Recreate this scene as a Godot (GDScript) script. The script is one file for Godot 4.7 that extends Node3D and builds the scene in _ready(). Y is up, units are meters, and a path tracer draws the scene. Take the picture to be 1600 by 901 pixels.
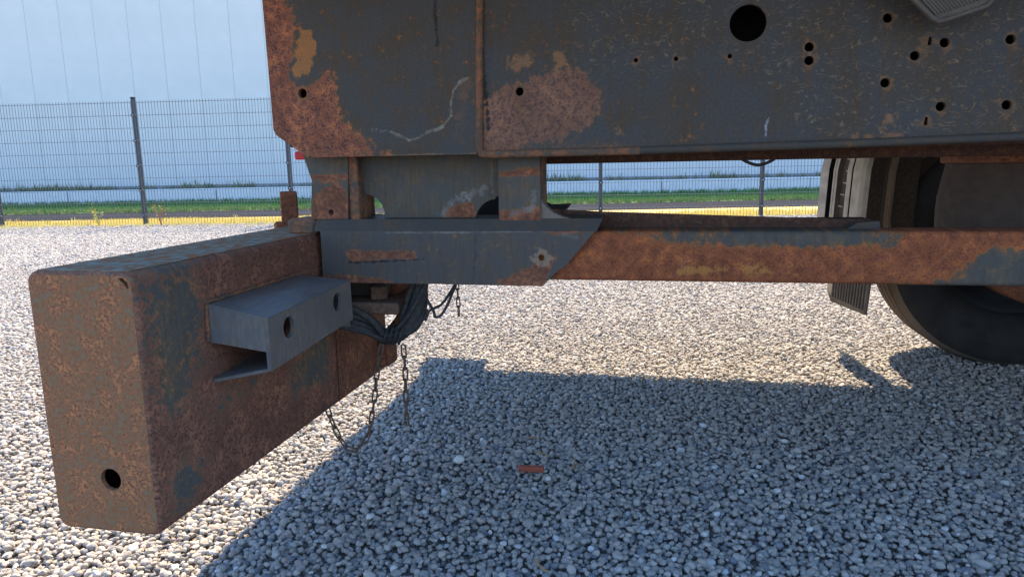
extends Node3D
# A truck's rusty rear chassis seen from beside its box bumper, on a gravel yard in front of a mesh fence and a white hall.
# Vehicle coordinates: u along the vehicle (towards its front), y up, l across it (away from the camera); V() turns them into a local point.

const TURN := -0.2094395          # how the vehicle stands in the yard
var org := Vector3.ZERO           # base of the thing being built, as (u, y, -l)
var truck: Node3D
var taken := {}
var rng := RandomNumberGenerator.new()

# ------------------------------------------------------------------ naming
func numbered(called: String) -> String:
	var n: int = taken.get(called, 0)
	taken[called] = n + 1
	return called if n == 0 else "%s_%03d" % [called, n]

func tag(o: Node, label: String, category: String, group := "", kind := "") -> void:
	if label: o.set_meta("label", label)
	if category: o.set_meta("category", category)
	if group: o.set_meta("group", group)
	if kind: o.set_meta("kind", kind)

func base(called: String, label: String, category: String, at := Vector3.ZERO, turn := 0.0, group := "") -> Node3D:
	var o := Node3D.new()
	o.name = numbered(called)
	add_child(o)
	o.position = at
	o.rotation.y = turn
	tag(o, label, category, group)
	return o

func obj(called: String, mesh: Mesh, m: Material, parent: Node = self) -> MeshInstance3D:
	var o := MeshInstance3D.new()
	o.name = numbered(called) if parent == self else called
	o.mesh = mesh
	if m: o.material_override = m
	parent.add_child(o, true)
	return o

func V(u: float, y: float, l: float) -> Vector3:
	return Vector3(u, y, -l) - org

func to_world(u: float, y: float, l: float) -> Vector3:
	return Basis(Vector3.UP, TURN) * Vector3(u, y, -l)

# ------------------------------------------------------------------ mesh helpers
func begin() -> SurfaceTool:
	var st := SurfaceTool.new()
	st.begin(Mesh.PRIMITIVE_TRIANGLES)
	return st

func done(st: SurfaceTool, tangents := false) -> ArrayMesh:
	st.generate_normals()
	if tangents: st.generate_tangents()
	return st.commit()

func tri(st: SurfaceTool, a: Vector3, b: Vector3, c: Vector3, out: Vector3) -> void:
	# front faces run clockwise as seen from outside
	if (b - a).cross(c - a).dot(out) > 0.0:
		st.add_vertex(a); st.add_vertex(c); st.add_vertex(b)
	else:
		st.add_vertex(a); st.add_vertex(b); st.add_vertex(c)

func quad(st: SurfaceTool, a: Vector3, b: Vector3, c: Vector3, d: Vector3, out: Vector3) -> void:
	tri(st, a, b, c, out)
	tri(st, a, c, d, out)

func cbox(st: SurfaceTool, lo: Vector3, hi: Vector3, bv := 0.002, xf := Transform3D()) -> void:
	# a box with chamfered edges
	st.set_smooth_group(-1)
	var c := (lo + hi) * 0.5
	var h := (hi - lo).abs() * 0.5
	bv = minf(bv, minf(h.x, minf(h.y, h.z)) * 0.6)
	var ctr := xf * c
	var ax := [Vector3.RIGHT, Vector3.UP, Vector3.BACK]
	var p := func(sx: float, sy: float, sz: float, keep: int) -> Vector3:
		var q := Vector3(sx * (h.x - (0.0 if keep == 0 else bv)), sy * (h.y - (0.0 if keep == 1 else bv)), sz * (h.z - (0.0 if keep == 2 else bv)))
		return xf * (c + q)
	for k in 3:
		for s in [-1.0, 1.0]:
			var q := []
			for e in [[-1.0, -1.0], [1.0, -1.0], [1.0, 1.0], [-1.0, 1.0]]:
				var g := [0.0, 0.0, 0.0]
				g[k] = s; g[(k + 1) % 3] = e[0]; g[(k + 2) % 3] = e[1]
				q.append(p.call(g[0], g[1], g[2], k))
			quad(st, q[0], q[1], q[2], q[3], (q[0] + q[2]) * 0.5 - ctr)
	for k in 3:
		var i := (k + 1) % 3
		var j := (k + 2) % 3
		for si in [-1.0, 1.0]:
			for sj in [-1.0, 1.0]:
				var q := []
				for e in [[-1.0, i], [1.0, i], [1.0, j], [-1.0, j]]:
					var g := [0.0, 0.0, 0.0]
					g[k] = e[0]; g[i] = si; g[j] = sj
					q.append(p.call(g[0], g[1], g[2], e[1]))
				quad(st, q[0], q[1], q[2], q[3], (q[0] + q[2]) * 0.5 - ctr)
	for sx in [-1.0, 1.0]:
		for sy in [-1.0, 1.0]:
			for sz in [-1.0, 1.0]:
				var a: Vector3 = p.call(sx, sy, sz, 0)
				var b: Vector3 = p.call(sx, sy, sz, 1)
				var d: Vector3 = p.call(sx, sy, sz, 2)
				tri(st, a, b, d, (a + b + d) / 3.0 - ctr)

func box_part(called: String, u0: float, u1: float, y0: float, y1: float, l0: float, l1: float, m: Material, parent: Node, bv := 0.003) -> MeshInstance3D:
	var st := begin()
	cbox(st, V(u0, y0, l1), V(u1, y1, l0), bv)
	return obj(called, done(st), m, parent)

func pipe(st: SurfaceTool, pts: Array, r: float, sides := 8, closed := false, r_end := -1.0) -> void:
	st.set_smooth_group(0)
	var n := pts.size()
	var rings := []
	var side := Vector3.ZERO
	for i in n:
		var a: Vector3 = pts[(i - 1 + n) % n] if closed or i > 0 else pts[i]
		var b: Vector3 = pts[(i + 1) % n] if closed or i < n - 1 else pts[i]
		var t := (b - a).normalized()
		if side == Vector3.ZERO:
			side = t.cross(Vector3.UP if absf(t.y) < 0.9 else Vector3.RIGHT).normalized()
		side = (side - t * side.dot(t)).normalized()
		var up := t.cross(side)
		var rr := r if r_end < 0.0 else lerpf(r, r_end, float(i) / (n - 1))
		var ring := []
		for k in sides:
			var w := TAU * k / sides
			ring.append(pts[i] + (side * cos(w) + up * sin(w)) * rr)
		rings.append(ring)
	for i in (n if closed else n - 1):
		var j := (i + 1) % n
		var mid: Vector3 = (pts[i] + pts[j]) * 0.5
		for k in sides:
			var k2 := (k + 1) % sides
			quad(st, rings[i][k], rings[i][k2], rings[j][k2], rings[j][k], (rings[i][k] + rings[j][k2]) * 0.5 - mid)
	if not closed:
		st.set_smooth_group(-1)
		for e in [0, n - 1]:
			var o: Vector3 = pts[e] - pts[1 if e == 0 else n - 2]
			for k in sides:
				tri(st, pts[e], rings[e][k], rings[e][(k + 1) % sides], o)

func smooth_path(pts: Array, steps := 6) -> Array:
	var c := Curve3D.new()
	for i in pts.size():
		var a: Vector3 = pts[maxi(i - 1, 0)]
		var b: Vector3 = pts[mini(i + 1, pts.size() - 1)]
		var t := (b - a) / 6.0
		c.add_point(pts[i], -t, t)
	var out := []
	for i in (pts.size() - 1) * steps + 1:
		out.append(c.sample(i / steps if i / steps < pts.size() - 1 else pts.size() - 2, (i % steps) / float(steps) if i / steps < pts.size() - 1 else 1.0))
	return out

func circle(x: float, y: float, r: float, n := 20) -> PackedVector2Array:
	var p := PackedVector2Array()
	for k in n:
		p.append(Vector2(x + r * cos(TAU * k / n), y + r * sin(TAU * k / n)))
	return p

func rrect(x0: float, y0: float, x1: float, y1: float, r: float, n := 5) -> PackedVector2Array:
	var p := PackedVector2Array()
	for c in [[x1 - r, y0 + r, -90], [x1 - r, y1 - r, 0], [x0 + r, y1 - r, 90], [x0 + r, y0 + r, 180]]:
		for k in n + 1:
			var w := deg_to_rad(c[2] + 90.0 * k / n)
			p.append(Vector2(c[0] + r * cos(w), c[1] + r * sin(w)))
	return p

func faces2d(outline: PackedVector2Array, holes: Array) -> Array:
	# triangles of an outline with holes: cut into strips through the holes' middles, so that no piece keeps a hole
	var lo := outline[0]
	var hi := outline[0]
	for q in outline:
		lo = lo.min(q); hi = hi.max(q)
	var cuts := [lo.x - 0.01]
	for h in holes:
		var m := Vector2.ZERO
		for q in h: m += q
		cuts.append(m.x / h.size())
	cuts.append(hi.x + 0.01)
	cuts.sort()
	var out := []
	for i in cuts.size() - 1:
		if cuts[i + 1] - cuts[i] < 0.0002: continue
		var strip := PackedVector2Array([Vector2(cuts[i], lo.y - 1), Vector2(cuts[i + 1], lo.y - 1), Vector2(cuts[i + 1], hi.y + 1), Vector2(cuts[i], hi.y + 1)])
		var pieces: Array = Geometry2D.intersect_polygons(outline, strip)
		for h in holes:
			var next := []
			for q in pieces: next.append_array(Geometry2D.clip_polygons(q, h))
			pieces = next
		for q in pieces:
			var t := Geometry2D.triangulate_polygon(q)
			for k in range(0, t.size(), 3):
				out.append([q[t[k]], q[t[k + 1]], q[t[k + 2]]])
	return out

# a sheet of metal facing the camera side: outline and holes in (u, y), front at l, with thickness
func plate(outline: PackedVector2Array, holes: Array, l: float, thick: float, rect: Rect2, across := false) -> ArrayMesh:
	var st := begin()
	var P := func(q: Vector2, d: float) -> Vector3:
		return V(d, q.y, q.x) if across else V(q.x, q.y, d)
	var front: Vector3 = (P.call(Vector2.ZERO, 0.0) - P.call(Vector2.ZERO, 1.0)) * (-1.0 if thick < 0.0 else 1.0)
	st.set_smooth_group(-1)
	var put := func(q: Vector2, d: float) -> void:
		st.set_uv(Vector2((q.x - rect.position.x) / rect.size.x, (rect.end.y - q.y) / rect.size.y))
		st.add_vertex(P.call(q, d))
	var ordered := func(a: Vector2, da: float, b: Vector2, db: float, c: Vector2, dc: float, out: Vector3) -> void:
		var pa: Vector3 = P.call(a, da)
		if (P.call(b, db) - pa).cross(P.call(c, dc) - pa).dot(out) > 0.0:
			put.call(a, da); put.call(c, dc); put.call(b, db)
		else:
			put.call(a, da); put.call(b, db); put.call(c, dc)
	for t in faces2d(outline, holes):
		ordered.call(t[0], l, t[1], l, t[2], l, front)
		ordered.call(t[0], l + thick, t[1], l + thick, t[2], l + thick, -front)
	var loops := [outline]
	loops.append_array(holes)
	for i in loops.size():
		var loop: PackedVector2Array = loops[i]
		var sgn := (1.0 if Geometry2D.is_polygon_clockwise(loop) else -1.0) * (1.0 if i == 0 else -1.0)
		for k in loop.size():
			var a := loop[k]
			var b := loop[(k + 1) % loop.size()]
			var nn := Vector2(-(b - a).y, (b - a).x) * sgn
			var o: Vector3 = P.call(nn, 0.0) - P.call(Vector2.ZERO, 0.0)
			ordered.call(a, l, b, l, b, l + thick, o)
			ordered.call(a, l, b, l + thick, a, l + thick, o)
	return done(st, true)

# a ring-shaped surface about an axis across the vehicle: profile of (l, r) about (u, y)
func lathe(st: SurfaceTool, u: float, y: float, prof: Array, segs := 72, from := 0.0, to := TAU) -> void:
	st.set_smooth_group(0)
	for i in prof.size() - 1:
		for k in segs:
			var a := lerpf(from, to, float(k) / segs)
			var b := lerpf(from, to, float(k + 1) / segs)
			var q := []
			for e in [[prof[i], a], [prof[i], b], [prof[i + 1], b], [prof[i + 1], a]]:
				q.append(V(u + e[0].y * cos(e[1]), y + e[0].y * sin(e[1]), e[0].x))
			var dl: float = prof[i + 1].x - prof[i].x
			var dr: float = prof[i + 1].y - prof[i].y
			var w := (a + b) * 0.5
			var o := Vector3(cos(w) * dl, sin(w) * dl, dr)
			quad(st, q[0], q[1], q[2], q[3], o)

func upright(st: SurfaceTool, u: float, l: float, prof: Array, segs := 32) -> void:
	# a turned shape about a vertical axis: profile of (r, y)
	st.set_smooth_group(0)
	for i in prof.size() - 1:
		for k in segs:
			var a := TAU * k / segs
			var b := TAU * (k + 1) / segs
			var q := []
			for e in [[prof[i], a], [prof[i], b], [prof[i + 1], b], [prof[i + 1], a]]:
				q.append(V(u + e[0].x * cos(e[1]), e[0].y, l + e[0].x * sin(e[1])))
			var w := (a + b) * 0.5
			var dy: float = prof[i + 1].y - prof[i].y
			var dr: float = prof[i + 1].x - prof[i].x
			quad(st, q[0], q[1], q[2], q[3], Vector3(cos(w) * dy, -dr, -sin(w) * dy))

func stone_mesh(sd: int, cuts: int, rings := 1, sharp := false) -> ArrayMesh:
	# an icosphere cut by random planes: a broken, slightly rounded stone of radius about 1
	var g := RandomNumberGenerator.new()
	g.seed = sd
	var t := (1.0 + sqrt(5.0)) / 2.0
	var vs: Array = []
	for q in [[-1, t, 0], [1, t, 0], [-1, -t, 0], [1, -t, 0], [0, -1, t], [0, 1, t], [0, -1, -t], [0, 1, -t], [t, 0, -1], [t, 0, 1], [-t, 0, -1], [-t, 0, 1]]:
		vs.append(Vector3(q[0], q[1], q[2]).normalized())
	var fs := [[0, 11, 5], [0, 5, 1], [0, 1, 7], [0, 7, 10], [0, 10, 11], [1, 5, 9], [5, 11, 4], [11, 10, 2], [10, 7, 6], [7, 1, 8], [3, 9, 4], [3, 4, 2], [3, 2, 6], [3, 6, 8], [3, 8, 9], [4, 9, 5], [2, 4, 11], [6, 2, 10], [8, 6, 7], [9, 8, 1]]
	for r in rings:
		var mid := {}
		var nf := []
		for f in fs:
			var m := []
			for e in 3:
				var a: int = f[e]
				var b: int = f[(e + 1) % 3]
				var key := mini(a, b) * 100000 + maxi(a, b)
				if not mid.has(key):
					mid[key] = vs.size()
					vs.append(((vs[a] + vs[b]) * 0.5).normalized())
				m.append(mid[key])
			nf.append([f[0], m[0], m[2]]); nf.append([f[1], m[1], m[0]]); nf.append([f[2], m[2], m[1]]); nf.append([m[0], m[1], m[2]])
		fs = nf
	var planes := []
	for k in cuts:
		planes.append([Vector3(g.randfn(), g.randfn(), g.randfn()).normalized(), g.randf_range(0.56, 0.84)])
	var ps := []
	for v in vs:
		var r := 1.0 + g.randf_range(-0.05, 0.05)
		for p in planes:
			var d: float = v.dot(p[0])
			if d > 0.05: r = minf(r, p[1] / d)
		ps.append(v * r)
	var st := begin()
	st.set_smooth_group(-1 if sharp else 0)
	for f in fs:
		tri(st, ps[f[0]], ps[f[1]], ps[f[2]], ps[f[0]] + ps[f[1]] + ps[f[2]])
	return done(st)

# ------------------------------------------------------------------ materials
func noise_bytes(w: int, h: int, sd: int, freq: float, octaves: int, tiled: bool, warp := 0.0) -> PackedByteArray:
	var n := FastNoiseLite.new()
	n.seed = sd
	n.noise_type = FastNoiseLite.TYPE_SIMPLEX_SMOOTH
	n.frequency = freq
	n.fractal_type = FastNoiseLite.FRACTAL_FBM
	n.fractal_octaves = octaves
	if warp > 0.0:
		n.domain_warp_enabled = true
		n.domain_warp_amplitude = warp
		n.domain_warp_frequency = freq * 0.7
	var im: Image = n.get_seamless_image(w, h) if tiled else n.get_image(w, h)
	im.convert(Image.FORMAT_L8)
	return im.get_data()

func mask_bytes(w: int, h: int, rect: Rect2, fill: int, on: Array, off: Array, cell := 6) -> PackedByteArray:
	var lw := maxi(2, w / cell) * 4
	var lh := maxi(2, h / cell) * 4
	var im := Image.create(lw, lh, false, Image.FORMAT_L8)
	im.fill(Color8(fill, fill, fill))
	for set in [[on, 255], [off, 0]]:
		for poly in set[0]:
			var lo: Vector2 = poly[0]
			var hi: Vector2 = poly[0]
			for q in poly:
				lo = lo.min(q); hi = hi.max(q)
			var x0 := clampi(int((lo.x - rect.position.x) / rect.size.x * lw), 0, lw - 1)
			var x1 := clampi(int((hi.x - rect.position.x) / rect.size.x * lw) + 1, 0, lw - 1)
			var y0 := clampi(int((rect.end.y - hi.y) / rect.size.y * lh), 0, lh - 1)
			var y1 := clampi(int((rect.end.y - lo.y) / rect.size.y * lh) + 1, 0, lh - 1)
			for y in range(y0, y1 + 1):
				for x in range(x0, x1 + 1):
					if Geometry2D.is_point_in_polygon(Vector2(rect.position.x + (x + 0.5) / lw * rect.size.x, rect.end.y - (y + 0.5) / lh * rect.size.y), poly):
						im.set_pixel(x, y, Color8(set[1], set[1], set[1]))
	im.shrink_x2()
	im.shrink_x2()
	im.resize(w, h, Image.INTERPOLATE_CUBIC)
	return im.get_data()

# painted, chipped and rusting steel: the rust, the bare and the wrinkled places are given as outlines in metres on the surface itself
func worn(rect: Rect2, ppm: float, sd: int, c: Dictionary) -> StandardMaterial3D:
	var tiled := rect.size.x == 0.0
	var w := 512 if tiled else int(rect.size.x * ppm)
	var h := 512 if tiled else int(rect.size.y * ppm)
	var A := noise_bytes(w, h, sd, c.get("coarse", 0.012), 4, tiled)
	var B := noise_bytes(w, h, sd + 1, c.get("grain", 0.3), 3, tiled)
	var D := noise_bytes(w, h, sd + 2, c.get("blot", 0.05), 3, tiled, c.get("warp", 8.0) if not tiled else 0.0)
	var E := noise_bytes(w, h, sd + 9, c.get("grain", 0.3) * 2.6, 2, tiled)
	var M := PackedByteArray()
	var bias: float = c.get("bias", 0.0)
	if tiled:
		M.resize(w * h)
		M.fill(int(bias * 255))
	else:
		M = mask_bytes(w, h, rect, int(bias * 255), c.get("rust", []), c.get("keep", []), c.get("cell", 12))
	var has_o: bool = c.has("ochre")
	var O := mask_bytes(w, h, rect, 0, c.ochre, [], 14) if has_o else PackedByteArray()
	var has_w: bool = c.has("wrinkle")
	var W := mask_bytes(w, h, rect, 60, c.wrinkle, c.get("smooth", []), 16) if has_w else PackedByteArray()
	var streak: float = c.get("streak", 0.35)
	var si := Image.create_from_data(w, maxi(h / 8, 8), false, Image.FORMAT_L8, noise_bytes(w, maxi(h / 8, 8), sd + 5, 0.07, 3, tiled))
	si.resize(w, h, Image.INTERPOLATE_BILINEAR)
	var S := si.get_data()
	var N := PackedByteArray()
	if has_w:
		var im := Image.create_from_data(w / 2, h, false, Image.FORMAT_L8, noise_bytes(w / 2, h, sd + 7, 0.024, 3, false, 0.0))
		im.resize(w, h, Image.INTERPOLATE_BILINEAR)
		N = im.get_data()
	var ka: float = c.get("ka", 0.5)
	var pit_k: float = c.get("pit", 0.72)
	var fleck_k: float = c.get("fleck", 0.6)
	var kb: float = c.get("kb", 0.25)
	var kd: float = c.get("kd", 0.5)
	var pc: Color = c.get("paint", Color8(86, 83, 78))
	var p2: Color = c.get("paint2", Color8(100, 90, 78))
	var ra: Color = c.get("rust_a", Color8(68, 46, 42))
	var rb: Color = c.get("rust_b", Color8(136, 88, 64))
	var rc: Color = c.get("rust_c", Color8(180, 114, 70))
	var oc: Color = c.get("ochre_color", Color8(166, 116, 66))
	var pale := Color8(176, 166, 150)
	var strokes: Array = c.get("strokes", [])
	var al := PackedByteArray()
	al.resize(w * h * 3)
	var ht := PackedByteArray()
	ht.resize(w * h)
	var soft: float = c.get("edge", 0.06)
	var wear: float = c.get("wear", 0.8)
	for i in w * h:
		var a := A[i] / 255.0
		var b := (B[i] * 0.56 + E[i] * 0.44) / 255.0
		var d := D[i] / 255.0
		var m := M[i] / 255.0 + (a - 0.5) * ka + (b - 0.5) * kb + (d - 0.5) * kd
		var k := clampf((m - 0.5) / soft + 0.5, 0.0, 1.0)
		var pv := clampf((a - 0.5) * 1.6 + (d - 0.5) * 0.8 + 0.35, 0.0, 1.0)
		var sh := 0.86 + 0.28 * b
		var r := lerpf(pc.r, p2.r, pv) * sh
		var g := lerpf(pc.g, p2.g, pv) * sh
		var bl := lerpf(pc.b, p2.b, pv) * sh
		var hh := 0.62 + 0.06 * a + 0.05 * b
		if k < 1.0:
			var grime := clampf((S[i] / 255.0 - 0.42) * 2.2 + (a - 0.5) * 1.2, 0.0, 1.0) * streak       # brown run-off down the paint
			r = lerpf(r, 0.34, grime); g = lerpf(g, 0.27, grime); bl = lerpf(bl, 0.20, grime)
			var stain := clampf((m - 0.10) / 0.40, 0.0, 1.0)       # rust bleeding over the paint round a patch
			stain *= stain * wear
			r = lerpf(r, rc.r * 0.8, stain); g = lerpf(g, rc.g * 0.78, stain); bl = lerpf(bl, rc.b * 0.75, stain)
			var lip := 1.0 - absf(m - 0.47) / 0.03
			if lip > 0.0:
				r = lerpf(r, pale.r, lip * 0.35); g = lerpf(g, pale.g, lip * 0.35); bl = lerpf(bl, pale.b, lip * 0.35)
				hh += 0.12 * lip
		if has_w:
			var ph := (i / w) / 11.5 + (N[i] / 255.0 - 0.5) * 4.6 + (d - 0.5) * 1.1
			var ridge := 1.0 - absf(ph - floorf(ph) - 0.5) * 5.5
			var wm := W[i] / 255.0 * clampf((d * 0.8 + b * 0.25 - 0.46) * 4.5, 0.0, 1.0)
			if ridge > 0.0:
				var q := ridge * wm
				r = lerpf(r, 0.62, q * 0.62); g = lerpf(g, 0.55, q * 0.62); bl = lerpf(bl, 0.44, q * 0.62)
				hh += 0.22 * q
			else:
				hh -= 0.05 * wm * clampf(-ridge * 0.3, 0.0, 1.0)
		if k > 0.0:
			# dark pits and orange flecks over an even brown
			var pit := clampf((0.50 - b + (0.5 - d) * 0.4) * 5.5, 0.0, 1.0) * pit_k
			var R := lerpf(rb.r, ra.r, pit)
			var G := lerpf(rb.g, ra.g, pit)
			var Bb := lerpf(rb.b, ra.b, pit)
			var o := clampf((b * 0.6 + d * 0.5 + a * 0.25 - 0.74) * 6.0, 0.0, 1.0) * fleck_k
			R = lerpf(R, rc.r, o); G = lerpf(G, rc.g, o); Bb = lerpf(Bb, rc.b, o)
			var tone := 0.88 + 0.24 * a
			R *= tone; G *= tone; Bb *= tone
			r = lerpf(r, R, k); g = lerpf(g, G, k); bl = lerpf(bl, Bb, k)
			hh = lerpf(hh, 0.26 + 0.42 * b + 0.12 * (d - 0.5), k)
		if has_o:
			var q := clampf((O[i] / 255.0 + (d - 0.5) * 1.0 + (b - 0.5) * 0.5 + (a - 0.5) * 0.4 - 0.35) * 2.4, 0.0, 1.0)
			if q > 0.0:
				r = lerpf(r, oc.r * sh, q * 0.85); g = lerpf(g, oc.g * sh, q * 0.85); bl = lerpf(bl, oc.b * sh, q * 0.85)
				hh = lerpf(hh, 0.5, q)
		al[i * 3] = clampi(int(r * 255.0), 0, 255)
		al[i * 3 + 1] = clampi(int(g * 255.0), 0, 255)
		al[i * 3 + 2] = clampi(int(bl * 255.0), 0, 255)
		ht[i] = clampi(int(hh * 255.0), 0, 255)
	for s in strokes:        # [points, half width in metres, colour, strength, relief]
		var pts: PackedVector2Array = s[0]
		for e in pts.size() - 1:
			var p0 := Vector2((pts[e].x - rect.position.x) * ppm, (rect.end.y - pts[e].y) * ppm)
			var p1 := Vector2((pts[e + 1].x - rect.position.x) * ppm, (rect.end.y - pts[e + 1].y) * ppm)
			var hw: float = s[1] * ppm
			var pad := hw * 1.6 + 4.0
			for y in range(clampi(int(minf(p0.y, p1.y) - pad), 0, h - 1), clampi(int(maxf(p0.y, p1.y) + pad), 0, h - 1) + 1):
				for x in range(clampi(int(minf(p0.x, p1.x) - pad), 0, w - 1), clampi(int(maxf(p0.x, p1.x) + pad), 0, w - 1) + 1):
					var i := y * w + x
					var q := Geometry2D.get_closest_point_to_segment(Vector2(x, y), p0, p1).distance_to(Vector2(x, y))
					q = 1.0 - (q + (D[i] / 255.0 - 0.5) * hw * 2.2 + (B[i] / 255.0 - 0.5) * hw) / hw
					if q > 0.0:
						q = minf(q * 2.5, 1.0) * s[3] * clampf((A[i] / 255.0 + B[i] / 255.0 - 0.55) * 2.2, 0.15, 1.0)
						var sc: Color = s[2]
						al[i * 3] = int(lerpf(al[i * 3], sc.r * 255.0, q))
						al[i * 3 + 1] = int(lerpf(al[i * 3 + 1], sc.g * 255.0, q))
						al[i * 3 + 2] = int(lerpf(al[i * 3 + 2], sc.b * 255.0, q))
						ht[i] = clampi(int(ht[i] + s[4] * q * 60.0), 0, 255)
	for hole in c.get("holes", []):      # rust that has run out round a hole
		var cx: float = (hole.x - rect.position.x) * ppm
		var cy: float = (rect.end.y - hole.y) * ppm
		var rr: float = hole.z * ppm * 2.0
		for y in range(clampi(int(cy), 0, h - 1), clampi(int(cy + rr * 6.0), 0, h - 1)):
			var f := (y - cy) / (rr * 6.0)
			for x in range(clampi(int(cx - rr * 0.5), 0, w - 1), clampi(int(cx + rr * 0.5), 0, w - 1) + 1):
				var i := y * w + x
				var q := (1.0 - f) * (1.0 - absf(x - cx) / (rr * 0.5)) * clampf(S[i] / 255.0 * 1.6 - 0.3, 0.0, 1.0) * 0.7
				al[i * 3] = int(lerpf(al[i * 3], 112.0, q))
				al[i * 3 + 1] = int(lerpf(al[i * 3 + 1], 78.0, q))
				al[i * 3 + 2] = int(lerpf(al[i * 3 + 2], 52.0, q))
		for y in range(clampi(int(cy - rr * 1.5), 0, h - 1), clampi(int(cy + rr * 1.5), 0, h - 1) + 1):
			for x in range(clampi(int(cx - rr * 1.5), 0, w - 1), clampi(int(cx + rr * 1.5), 0, w - 1) + 1):
				var i := y * w + x
				var q := 1.0 - Vector2(x - cx, y - cy).length() / rr + (D[i] / 255.0 - 0.5) * 1.3
				if q > 0.0:
					q = minf(q * 1.2, 0.75)
					al[i * 3] = int(lerpf(al[i * 3], 136.0, q))
					al[i * 3 + 1] = int(lerpf(al[i * 3 + 1], 98.0, q))
					al[i * 3 + 2] = int(lerpf(al[i * 3 + 2], 68.0, q))
	var mat := StandardMaterial3D.new()
	mat.albedo_texture = ImageTexture.create_from_image(Image.create_from_data(w, h, false, Image.FORMAT_RGB8, al))
	mat.roughness = c.get("rough", 0.7)
	mat.metallic_specular = c.get("spec", 0.3)
	mat.heightmap_enabled = true
	mat.heightmap_texture = ImageTexture.create_from_image(Image.create_from_data(w, h, false, Image.FORMAT_L8, ht))
	mat.heightmap_scale = c.get("relief", 0.25)
	if tiled:
		mat.uv1_triplanar = true
		mat.uv1_scale = Vector3.ONE / float(c.get("size", 0.5))
	return mat

func plain(col: Color, rough := 0.8, spec := 0.4) -> StandardMaterial3D:
	var m := StandardMaterial3D.new()
	m.albedo_color = col
	m.roughness = rough
	m.metallic_specular = spec
	return m

# a speckled surface that repeats: two tones mixed by coarse and fine noise
func speckled(a: Color, b: Color, sd: int, size: float, coarse: float, fine: float, mix_fine: float, relief: float, rough := 0.9, contrast := 1.6, px := 256) -> StandardMaterial3D:
	var A := noise_bytes(px, px, sd, coarse, 4, true)
	var B := noise_bytes(px, px, sd + 1, fine, 2, true)
	var al := PackedByteArray()
	al.resize(px * px * 3)
	for i in px * px:
		var t := clampf((lerpf(A[i], B[i], mix_fine) / 255.0 - 0.5) * contrast + 0.5, 0.0, 1.0)
		al[i * 3] = int(lerpf(a.r, b.r, t) * 255.0)
		al[i * 3 + 1] = int(lerpf(a.g, b.g, t) * 255.0)
		al[i * 3 + 2] = int(lerpf(a.b, b.b, t) * 255.0)
	var m := StandardMaterial3D.new()
	m.albedo_texture = ImageTexture.create_from_image(Image.create_from_data(px, px, false, Image.FORMAT_RGB8, al))
	m.roughness = rough
	m.metallic_specular = 0.35
	if relief > 0.0:
		m.heightmap_enabled = true
		m.heightmap_texture = ImageTexture.create_from_image(Image.create_from_data(px, px, false, Image.FORMAT_L8, B))
		m.heightmap_scale = relief
	m.uv1_triplanar = true
	m.uv1_scale = Vector3.ONE / size
	return m

# ------------------------------------------------------------------ the scene
var m_rust: StandardMaterial3D
var m_dark: StandardMaterial3D
var m_mixed: StandardMaterial3D
var m_black: StandardMaterial3D
var m_rubber: StandardMaterial3D
var m_dusty: StandardMaterial3D
var m_cable: StandardMaterial3D
var m_flap: StandardMaterial3D
var m_silt: StandardMaterial3D
var m_dark_rust: StandardMaterial3D
var m_gap_shade: StandardMaterial3D
var m_recess_brown: StandardMaterial3D

func _ready() -> void:
	rng.seed = 41
	# --- camera, sky, sun, exposure
	var cam := Camera3D.new()
	cam.name = "camera"
	cam.basis = Basis(Vector3.RIGHT, -deg_to_rad(9.85)) * Basis(Vector3.BACK, -deg_to_rad(1.1))
	cam.position = Vector3(0, 0.87, 0)
	cam.fov = 43.82
	cam.near = 0.05
	cam.far = 2000.0
	add_child(cam)
	var env := Environment.new()
	env.background_mode = Environment.BG_SKY
	var sky := ProceduralSkyMaterial.new()
	sky.sky_top_color = Color(0.275, 0.425, 0.625)
	sky.sky_horizon_color = Color(0.62, 0.705, 0.785)
	sky.sky_curve = 0.2
	sky.ground_bottom_color = Color(0.42, 0.40, 0.37)
	sky.ground_horizon_color = Color(0.52, 0.53, 0.54)
	sky.sky_energy_multiplier = 1.25
	env.sky = Sky.new()
	env.sky.sky_material = sky
	env.tonemap_mode = Environment.TONE_MAPPER_LINEAR
	env.tonemap_exposure = 2.7
	env.sdfgi_enabled = true
	env.ssao_enabled = true
	env.ssil_enabled = true
	var we := WorldEnvironment.new()
	we.name = "daylight"
	we.environment = env
	add_child(we)
	var sun := DirectionalLight3D.new()
	sun.name = "sun"
	sun.light_energy = 1.6
	sun.light_color = Color(1.0, 0.93, 0.82)
	sun.light_angular_distance = 0.5
	sun.shadow_enabled = true
	add_child(sun)
	var az := Basis(Vector3.UP, TURN) * Vector3(-sin(0.07), 0, -cos(0.07))     # towards the sun, level
	var el := deg_to_rad(52.0)
	sun.look_at_from_position(Vector3.ZERO, -(az * cos(el) + Vector3.UP * sin(el)), Vector3.UP)
	materials()
	ground()
	hall()
	fence()
	vehicle()
	hanging_things()
	small_things()

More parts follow.
